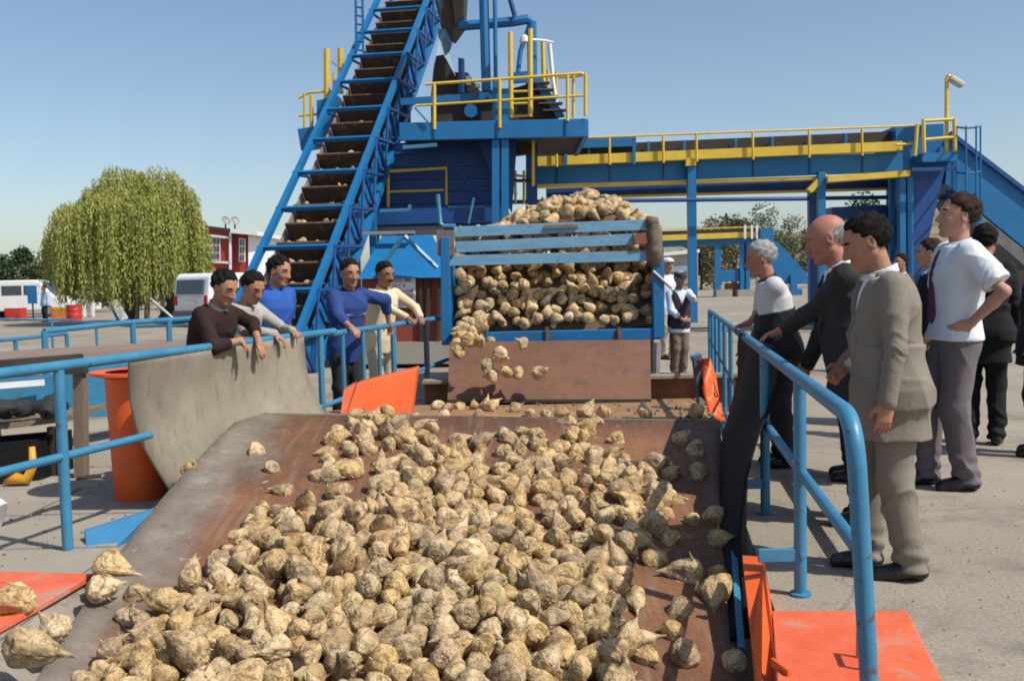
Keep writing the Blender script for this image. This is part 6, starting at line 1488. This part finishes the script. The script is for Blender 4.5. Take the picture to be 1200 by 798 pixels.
        g = garment('shirt', m, top.get('mrg', .020), top.get('zlo', -.16), .54, (top.get('sleeve', 'long'), top.get('sr', .060)), top.get('fold', .0042), top.get('v', 0), widen=top.get('widen', .02)); collar_mesh(top.get('collar', m))
        if top.get('v'): garment('undershirt', top.get('under', m), .008, .1, .53, None, .001)
    elif kind == 'sweater':
        garment('sweater', m, .028, -.14, .54, ('rolled' if top.get('rolled') else 'long', .064), .004, 0); 
        if top.get('collar'): collar_mesh(top['collar'])
    if vest: garment('vest', vest, .034 if kind == 'shirt' else .03, -.10, vtop, ('vest', 0) if vtop > .5 else None, .0035, .2 if vtop > .5 else 0)
    if stripe:
        for (zc, hh, smt) in stripe:
            F_ = Field(lo - .03, hi + .03, hc_); F_.add(lambda X: np.maximum(slices(X, top.get('mrg', .020) + .0035, zc - hh, zc + hh, top.get('fold', .0042), .02), -((X - hip) @ TR)[..., 1] - .02), hip - .35, nb + .3, 0, 0); V_, Q_ = F_.mesh(); np_mesh('chest_stripe', V_, Q_, smt, root)
    if tie:
        F_ = Field(nb - .5, nb + .2, .006); 
        for k_ in range(9):
            z0, z1 = .51 - k_ * .045, .51 - (k_ + 1) * .045; yf = lambda z: float(np.interp(z, TZ, TRY)) + (.012 if kind == 'suit' else .024) + belly * math.exp(-((z - .14) / .14) ** 2)
            F_.cap(hip + TR @ np.array([0, yf(z0), z0]), hip + TR @ np.array([0, yf(z1), z1]), .014 + .0022 * k_, .016 + .0022 * k_, .01)
        V_, Q_ = F_.mesh(); np_mesh('tie', V_, Q_, tie, root)
    if not torso_only:
        F_ = Field(np.array([lo[0] - .02, lo[1] - .03, 0]), np.array([hi[0] + .02, hi[1] + .03, hip[2] + .15]), hc_)
        F_.ell(hip + [0, -.005, -.02], (.168 * width + belly * .2, .128 + belly * .35, .125), None, 0); F_.ell(hip + [0, -.045, -.05], (.14, .095, .11), None, .04)
        for li, (hj, kn, an) in enumerate(lg):
            for (a, b_, ra, rb) in ((hj + [0, 0, -.02], kn, .094, .070), (kn, an + [0, -.005, -.02], .070, .067)):
                def fn(X, a=a, b_=b_, ra=ra, rb=rb):
                    ba = b_ - a; t0_ = ((X - a) @ ba) / (ba @ ba); t = np.clip(t0_, 0, 1); z = X[..., 2]
                    wob = folds(X, .008, .8, seed + 5 + li) + .008 * np.sin(z * 70 + X[..., 0] * 30) * np.clip((.26 - z) / .14, 0, 1)
                    crease = np.abs(X[..., 0] - (a[0] + (b_[0] - a[0]) * t)) 
                    d = np.linalg.norm((X - a - t[..., None] * ba) * [1.0, .92, 1], axis=-1) - (ra + (rb - ra) * t) + wob - .004 * np.exp(-(crease / .012) ** 2)
                    return np.maximum(d, .045 - z)
                F_.add(fn, np.minimum(a, b_) - .12, np.maximum(a, b_) + .12, .035, 0)
        V_, Q_ = F_.mesh(); np_mesh('trousers', V_, Q_, legs, root)
        if belt:
            F_ = Field(hip - [.3, .3, .1], hip + [.3, .3 + belly, .25], .007); F_.add(lambda X: slices(X, .026, .035, .065, 0), hip - .28, hip + .28 + belly, 0, 0); V_, Q_ = F_.mesh(); np_mesh('belt', V_, Q_, belt, root)
        if shoes:
            for hj, kn, an in lg:
                F_ = Field(an + [-.08, -.13, -.09], an + [.08, .24, .06], .006); b0 = np.array([an[0], an[1], 0])
                F_.cap(b0 + [0, -.045, .042], b0 + [0, .06, .036], .040, .043, 0); F_.cap(b0 + [0, .06, .034], b0 + [0, .150, .026], .043, .033, .03); F_.cap(b0 + [0, -.03, .075], b0 + [0, .03, .07], .036, .03, .03); F_.ell(b0 + [0, .09, .052], (.036, .075, .022), None, .02)
                F_.cut(lambda X: X[..., 2] - .002, b0 - .2, b0 + [.2, .3, .01], .002); F_.cut(lambda X: np.maximum(np.abs(X[..., 1] - b0[1] - .028) - .012, X[..., 2] - .010), b0 - .2, b0 + [.2, .3, .02], .003)
                V_, Q_ = F_.mesh(); np_mesh('shoe', V_, Q_, LEATHER, root)
    return root
C_ = cloth
CL = dict(
    grey_suit=C_('taupe_suit_cloth', (.185, .162, .128), (.225, .20, .16)), dark_suit=C_('charcoal_suit_cloth', (.020, .021, .021), (.030, .031, .031), rough=.7), black_suit=C_('black_suit_cloth', (.010, .010, .013), (.015, .015, .018)),
    white=C_('white_shirt_cloth', (.62, .64, .68), (.70, .72, .75)), polo=C_('pale_grey_polo_cloth', (.50, .50, .50), (.58, .58, .58)), mauve=C_('mauve_grey_trouser_cloth', (.135, .115, .125), (.165, .14, .15)),
    bluepolo=C_('dark_blue_polo_cloth', (.020, .045, .17), (.028, .06, .21)), blue=C_('royal_blue_shirt_cloth', (.02, .085, .33), (.03, .105, .40)), beige=C_('cream_shirt_cloth', (.58, .49, .30), (.66, .57, .38)),
    brown=C_('dark_brown_sweater_knit', (.022, .011, .010), (.032, .016, .014), bump=.6), hood=C_('light_grey_hoodie_cloth', (.30, .29, .26), (.40, .385, .35)), navyvest=C_('dark_knitted_vest', (.025, .02, .04), (.05, .03, .05), bump=.6),
    palecyan=C_('pale_shirt_cloth', (.52, .60, .62), (.62, .68, .70)), khaki=C_('brown_trouser_cloth', (.13, .10, .075), (.17, .13, .10)), dkcloth=C_('dark_trouser_cloth', (.022, .022, .026), (.032, .032, .036)), lt=C_('light_trouser_cloth', (.40, .34, .26), (.46, .40, .32)),
    purple=C_('purple_tie_silk', (.07, .02, .05), (.10, .03, .07), rough=.5), ltblue=C_('light_blue_shirt_cloth', (.30, .48, .66), (.36, .54, .70)), red=C_('red_shoulder_cloth', (.5, .03, .04), (.5, .04, .05)), blackv=C_('black_vest_cloth', (.012, .012, .013), (.02, .02, .02), rough=.6))
PI = math.pi
def gp(x, y): q = G(x, y, 0); return Vector((q.x, q.y, 0))
if not globals().get('NO_PEOPLE'):
    RN = .0058
    # right side, near to far
    person('man in a taupe grey suit standing nearest the camera behind the bent blue rail', gp(1046, 672), R(172), 1.73, lean=5, hp=24, hy=-2, hands=(dict(local=(-.27, .09, .875), hint=(-.8, -1, 0), curl=26), dict(world=P(990, 428, 5.05), hint=(.8, -1, -.2), curl=55, palm=(-1, 0, 0))),
           feet=((-.10, -.06), (.11, .10)), top=dict(kind='suit', mat=CL['grey_suit'], len=.24, fold=.005), shirt=CL['white'], legs=CL['grey_suit'], hair='black', skin='tan', res=RN, belly=.03, seed=1.3, hair_long=.01)
    person('bald man in a charcoal suit leaning with one hand on the blue railing', gp(1003, 612), R(170), 1.80, lean=16, hp=18, hands=(dict(world=Vector((XR(6.05) + .05, 6.05, 1.05)), wdir=(-1, .15, -.25), palm=(0, 0, -1), thumb=(1, .2, 0), hint=(-.6, -.6, -1), curl=18), dict(local=(.24, .25, .85))),
           feet=((-.10, -.02), (.10, -.12)), hipback=.06, top=dict(kind='suit', mat=CL['dark_suit'], len=.22, fold=.0065), shirt=CL['white'], legs=CL['dark_suit'], hair='grey', skin='red', bald=True, res=RN, belly=.07, seed=2.1)
    person('grey-haired man in a pale polo that is black below the chest, hand on the railing', Vector((P(918, 400, 7.45).x, 7.45, 0)), R(176), 1.70, lean=12, hp=14, hands=(dict(world=Vector((XR(8.0), 8.0, 1.02)) + Vector((.02, -.25, .05)), wdir=(-1, .1, -.2), palm=(0, 0, -1), thumb=(1, .3, 0), hint=(-.5, -.7, -1), curl=40), dict(local=(.2, .25, .9))),
           top=dict(kind='shirt', mat=CL['polo'], sleeve='short', sr=.078, zlo=.0, collar=CL['blackv']), vest=CL['blackv'], vtop=.30, legs=CL['dkcloth'], hair='grey', skin='red', res=.007, belly=.05, seed=3.3)
    person('tall young man in white short-sleeved shirt with hand on hip and mauve trousers', gp(1118, 571) + Vector((0, 0, 0)), R(176), 1.93, lean=-2, hp=-4, hands=(dict(local=(-.20, -.02, 1.02), dir=(.3, 1, -.45), palm=(1, 0, 0), thumb=(0, 0, -1), hint=(-1, -1.1, .1), curl=25), dict(local=(.22, .02, .9))),
           feet=((-.09, -.04), (.10, .13)), top=dict(kind='shirt', mat=CL['white'], sleeve='short', sr=.082, zlo=-.02, widen=.015, mrg=.028, fold=.006), tie=CL['purple'], belt=LEATHER, legs=CL['mauve'], hair='brown', skin='fair', res=.0065, seed=4.2)
    person('man in black suit half hidden behind the white-shirted man', gp(1092, 500), R(160), 1.72, hp=5, top=dict(kind='suit', mat=CL['black_suit'], len=.22), shirt=CL['white'], legs=CL['black_suit'], hair='brown', skin='fair', res=.009, seed=5)
    person('black-haired man in dark suit standing right behind the white shirt', gp(1152, 520), R(60), 1.80, lean=4, hp=6, top=dict(kind='suit', mat=CL['black_suit'], len=.26), shirt=CL['white'], legs=CL['black_suit'], hair='black', skin='tan', res=.009, seed=6, hair_long=.02)
    person('man in light blue shirt hidden behind the bald man', Vector((P(1004, 400, 6.9).x, 6.9, 0)), R(165), 1.80, lean=6, hp=12, hands=(dict(local=(-.25, -.12, .85)), dict(local=(.25, -.12, .85))), top=dict(kind='suit', mat=CL['dark_suit'], len=.2), shirt=CL['ltblue'], legs=CL['dkcloth'], hair='brown', skin='red', res=.009, seed=7)
    person('distant dark-haired man between the grey suit and the black suit', Vector((P(1056, 400, 14.).x, 14., 0)), R(200), 1.66, top=dict(kind='suit', mat=CL['dark_suit']), shirt=CL['white'], legs=CL['dkcloth'], hair='black', skin='tan', res=.014, seed=8)
    person('man in black jacket mostly cut off by the right picture edge', Vector((P(1222, 400, 7.6).x, 7.6, 0)), R(150), 1.72, top=dict(kind='suit', mat=CL['black_suit'], len=.2), shirt=CL['white'], legs=CL['black_suit'], hair='black', skin='tan', res=.012, seed=8)
    # the man by the trailer
    person('old man in flat cap and dark knitted vest reaching to the end of the railing', Vector((P(796, 430, 14.0).x, 14.0, 0)), R(-75), 1.49, lean=2, hp=10, hy=10, hands=(dict(world=Vector((XR(12.9), 12.9, 1.03)) + Vector((-.06, .28, .03)), hint=(-.4, -.4, -1), palm=(0, 0, -1), thumb=(1, 0, 0), curl=20), dict(local=(.02, .22, .98), dir=(-1, .3, 0), palm=(0, -1, 0), hint=(1, -.3, -.6), curl=40)),
           feet=((-.05, .02), (.08, -.02)), top=dict(kind='shirt', mat=CL['palecyan'], sleeve='rolled', sr=.066), vest=CL['navyvest'], legs=CL['khaki'], hair='grey', skin='tan', cap=mat('dark_cap', (.02, .022, .02), rough=.9), res=.009, seed=9, belly=.02)
    person('man with white cap and white shirt standing behind the capped old man', Vector((P(783, 430, 17.2).x, 17.2, 0)), R(-60), 1.74, top=dict(kind='shirt', mat=CL['white'], sleeve='long', sr=.06), legs=CL['lt'], hair='dgrey', skin='tan', cap=CL['white'], res=.012, seed=10)
    # left side, along the railing
    def lrail(Y, z=1.06): return Vector((XL(Y), Y, z))
    person('young man in dark brown sweater leaning both forearms over the left rail', Vector((XL(7.1) - .22, 7.12, 0)), R(-24), 1.60, lean=20, hp=26, hy=-6, hipback=.05, hands=(dict(world=lrail(7.28, 1.06) + Vector((.07, 0, 0.0)), wdir=(.4, -.35, -.9), palm=(0, -.3, -1), hint=(-1, -.2, -.2), curl=22), dict(world=lrail(7.02, 1.08) + Vector((.09, .0, .0)), wdir=(.45, .25, -.75), palm=(0, 0, -1), hint=(1, -.2, -.2), curl=24)),
           top=dict(kind='sweater', mat=CL['brown'], rolled=True, collar=CL['hood']), legs=CL['dkcloth'], hair='black', skin='tan', res=.0075, seed=11)
    person('young man in light grey hoodie bending over the rail behind the sweater', Vector((XL(8.0) - .52, 7.95, 0)), R(-22), 1.60, lean=20, hp=30, hy=-12, hipback=.04, hands=(dict(world=lrail(7.9) + Vector((.0, -.0, .03)), palm=(0, 0, -1), curl=24, hint=(-1, -.4, -.4)), dict(world=lrail(7.6) + Vector((.02, .0, .03)), wdir=(.8, 0, -.6), palm=(0, 0, -1), hint=(1, -.4, -.4), curl=30)),
           top=dict(kind='sweater', mat=CL['hood']), vest=None, legs=CL['dkcloth'], hair='black', skin='tan', res=.0085, seed=12, hair_long=.01)
    person('young man in royal blue shirt looking towards the beets', Vector((XL(8.55) - .58, 8.75, 0)), R(-35), 1.70, lean=8, hp=16, hy=12, hands=(dict(local=(-.22, .02, .9)), dict(local=(.25, .0, .92))), top=dict(kind='shirt', mat=CL['blue'], sleeve='short', sr=.07), legs=CL['dkcloth'], hair='black', skin='tan', res=.0085, seed=13)
    person('young man in dark blue striped polo gripping the baluster railing', Vector((XL(9.15) - .20, 9.35, 0)), R(-50), 1.67, lean=10, hp=12, hy=-6, hands=(dict(world=lrail(9.75, 1.07) + Vector((.0, -.05, .0)), palm=(0, 0, -1), thumb=(1, 0, 0), hint=(-1, -.2, -.3), curl=40), dict(world=lrail(8.85, 1.07) + Vector((.04, -.04, 0)), palm=(0, 0, -1), thumb=(-1, 0, 0), hint=(.6, -.6, -.9), curl=30)),
           top=dict(kind='shirt', mat=CL['bluepolo'], sleeve='rolled', sr=.07, collar=CL['dkcloth'], fold=.006), stripe=[(.30, .012, CL['dkcloth']), (.325, .004, CL['beige'])], legs=CL['dkcloth'], hair='black', skin='tan', res=.0085, seed=14)
    person('man with moustache in cream shirt resting both hands on the rail', Vector((XL(10.2) - .34, 10.5, 0)), R(-48), 1.66, lean=9, hp=14, hy=4, hands=(dict(world=lrail(10.55, 1.07) + Vector((0, -.1, .02)), palm=(0, 0, -1), thumb=(1, 0, 0), hint=(-1, -.2, -.4), curl=45), dict(world=lrail(10.2, 1.07) + Vector((.02, -.1, .02)), palm=(0, 0, -1), thumb=(-1, 0, 0), hint=(1, -.2, -.4), curl=45)),
           top=dict(kind='shirt', mat=CL['beige'], sleeve='long', sr=.062), legs=CL['lt'], hair='black', skin='dark', stache=True, res=.009, seed=15)
    # tiny person by the distant van
    person('distant person in light blue shirt beside the far white van', Vector((P(54, 378, 44).x, 44, 0)), R(-120), 1.62, top=dict(kind='shirt', mat=CL['ltblue'], sleeve='long', sr=.062), legs=CL['dkcloth'], hair='black', skin='tan', res=.022, seed=16)
# ------------------------------------------------------------------ soil crumbs and broken root bits
def crumbs(name, label, cat, pts, rs_, m):
    bm = bmesh.new(); bmesh.ops.create_icosphere(bm, subdivisions=1, radius=1); bv_ = np.array([v.co[:] for v in bm.verts]); bf_ = np.array([[x.index for x in f.verts] for f in bm.faces]); bm.free()
    V = []; F = []
    for i, (p, r) in enumerate(zip(pts, rs_)):
        sc__ = rng.uniform(.5, 1.2, 3) * r; V.append(bv_ * sc__ * (1 + .25 * rng.normal(size=(len(bv_), 1))) + np.array(p) + [0, 0, r * .35]); F.append(bf_ + i * len(bv_))
    o = np_mesh(name, np.concatenate(V), np.concatenate(F), m); o.data.polygons.foreach_set('use_smooth', [False] * len(o.data.polygons)); return tag(o, label, cat, kind='stuff')
soil = mat('soil_crumb', (.16, .11, .065), (.26, .20, .13), 3, (.45, .38, .27), 5, (.6, .7), rough=.95)
pts, rr9 = [], []
for k in range(1500):
    y = rng.uniform(500, 798); x = rng.uniform(np.interp(y, [a[1] for a in Lp], [a[0] for a in Lp]) + 14, np.interp(y, [a[1] for a in Rp], [a[0] for a in Rp]) - 8); q = onplate(x, y, .004)
    pts.append(q); rr9.append(rng.uniform(.003, .010) if rng.uniform() < .93 else rng.uniform(.012, .02))
for k in range(260):
    q = Vector((rng.uniform(-1.6, 1.9), rng.uniform(7.6, 10.2), 0)); q.z = floor_z(q.x, q.y) - .01; pts.append(q); rr9.append(rng.uniform(.005, .022))
crumbs('soil_crumbs', 'soil crumbs and root bits strewn over the steel plate', 'soil', pts, rr9, soil)
pts, rr9 = [], []
for k in range(700):
    y = 3.2 + 14 * rng.uniform() ** 1.6; x = XR(y) + .1 + abs(rng.normal(0, 1.6)); pts.append((x, y, .0)); rr9.append(rng.uniform(.002, .006))
for k in range(700):
    y = 4 + 9 * rng.uniform() ** 1.4; x = XL(max(y, 5)) - .1 - abs(rng.normal(0, 1.4)); pts.append((x, y, .02)); rr9.append(rng.uniform(.003, .011))
crumbs('gravel', 'small stones and soil crumbs scattered on the yard', 'gravel', pts, rr9, soil)
# ------------------------------------------------------------------ the remaining beets as one mass
if SV:
    V = np.concatenate(SV); F = [q for f in SF for q in f]
    me = bpy.data.meshes.new('sugar_beet_mass'); me.vertices.add(len(V)); me.vertices.foreach_set('co', V.astype(np.float32).ravel())
    ls = np.array(F, dtype=np.int32) if all(len(q) == 3 for q in F[:50]) and len(set(map(len, F))) == 1 else None
    tot = sum(len(q) for q in F); me.loops.add(tot); me.loops.foreach_set('vertex_index', np.fromiter((i for q in F for i in q), dtype=np.int32, count=tot))
    me.polygons.add(len(F)); st_ = np.cumsum([0] + [len(q) for q in F[:-1]]); me.polygons.foreach_set('loop_start', st_.astype(np.int32))
    me.update(calc_edges=True); me.validate(); me.materials.append(bt); me.polygons.foreach_set('use_smooth', np.ones(len(me.polygons), dtype=bool)); me.update()
    o = bpy.data.objects.new('sugar_beet_mass', me); COL.objects.link(o)
    tag(o, 'mass of smaller sugar beets filling the trailer, the conveyor and gaps of the heap', 'sugar beets', kind='stuff')
print('script time', round(time.time() - T0, 1), 'objects', len(bpy.data.objects))
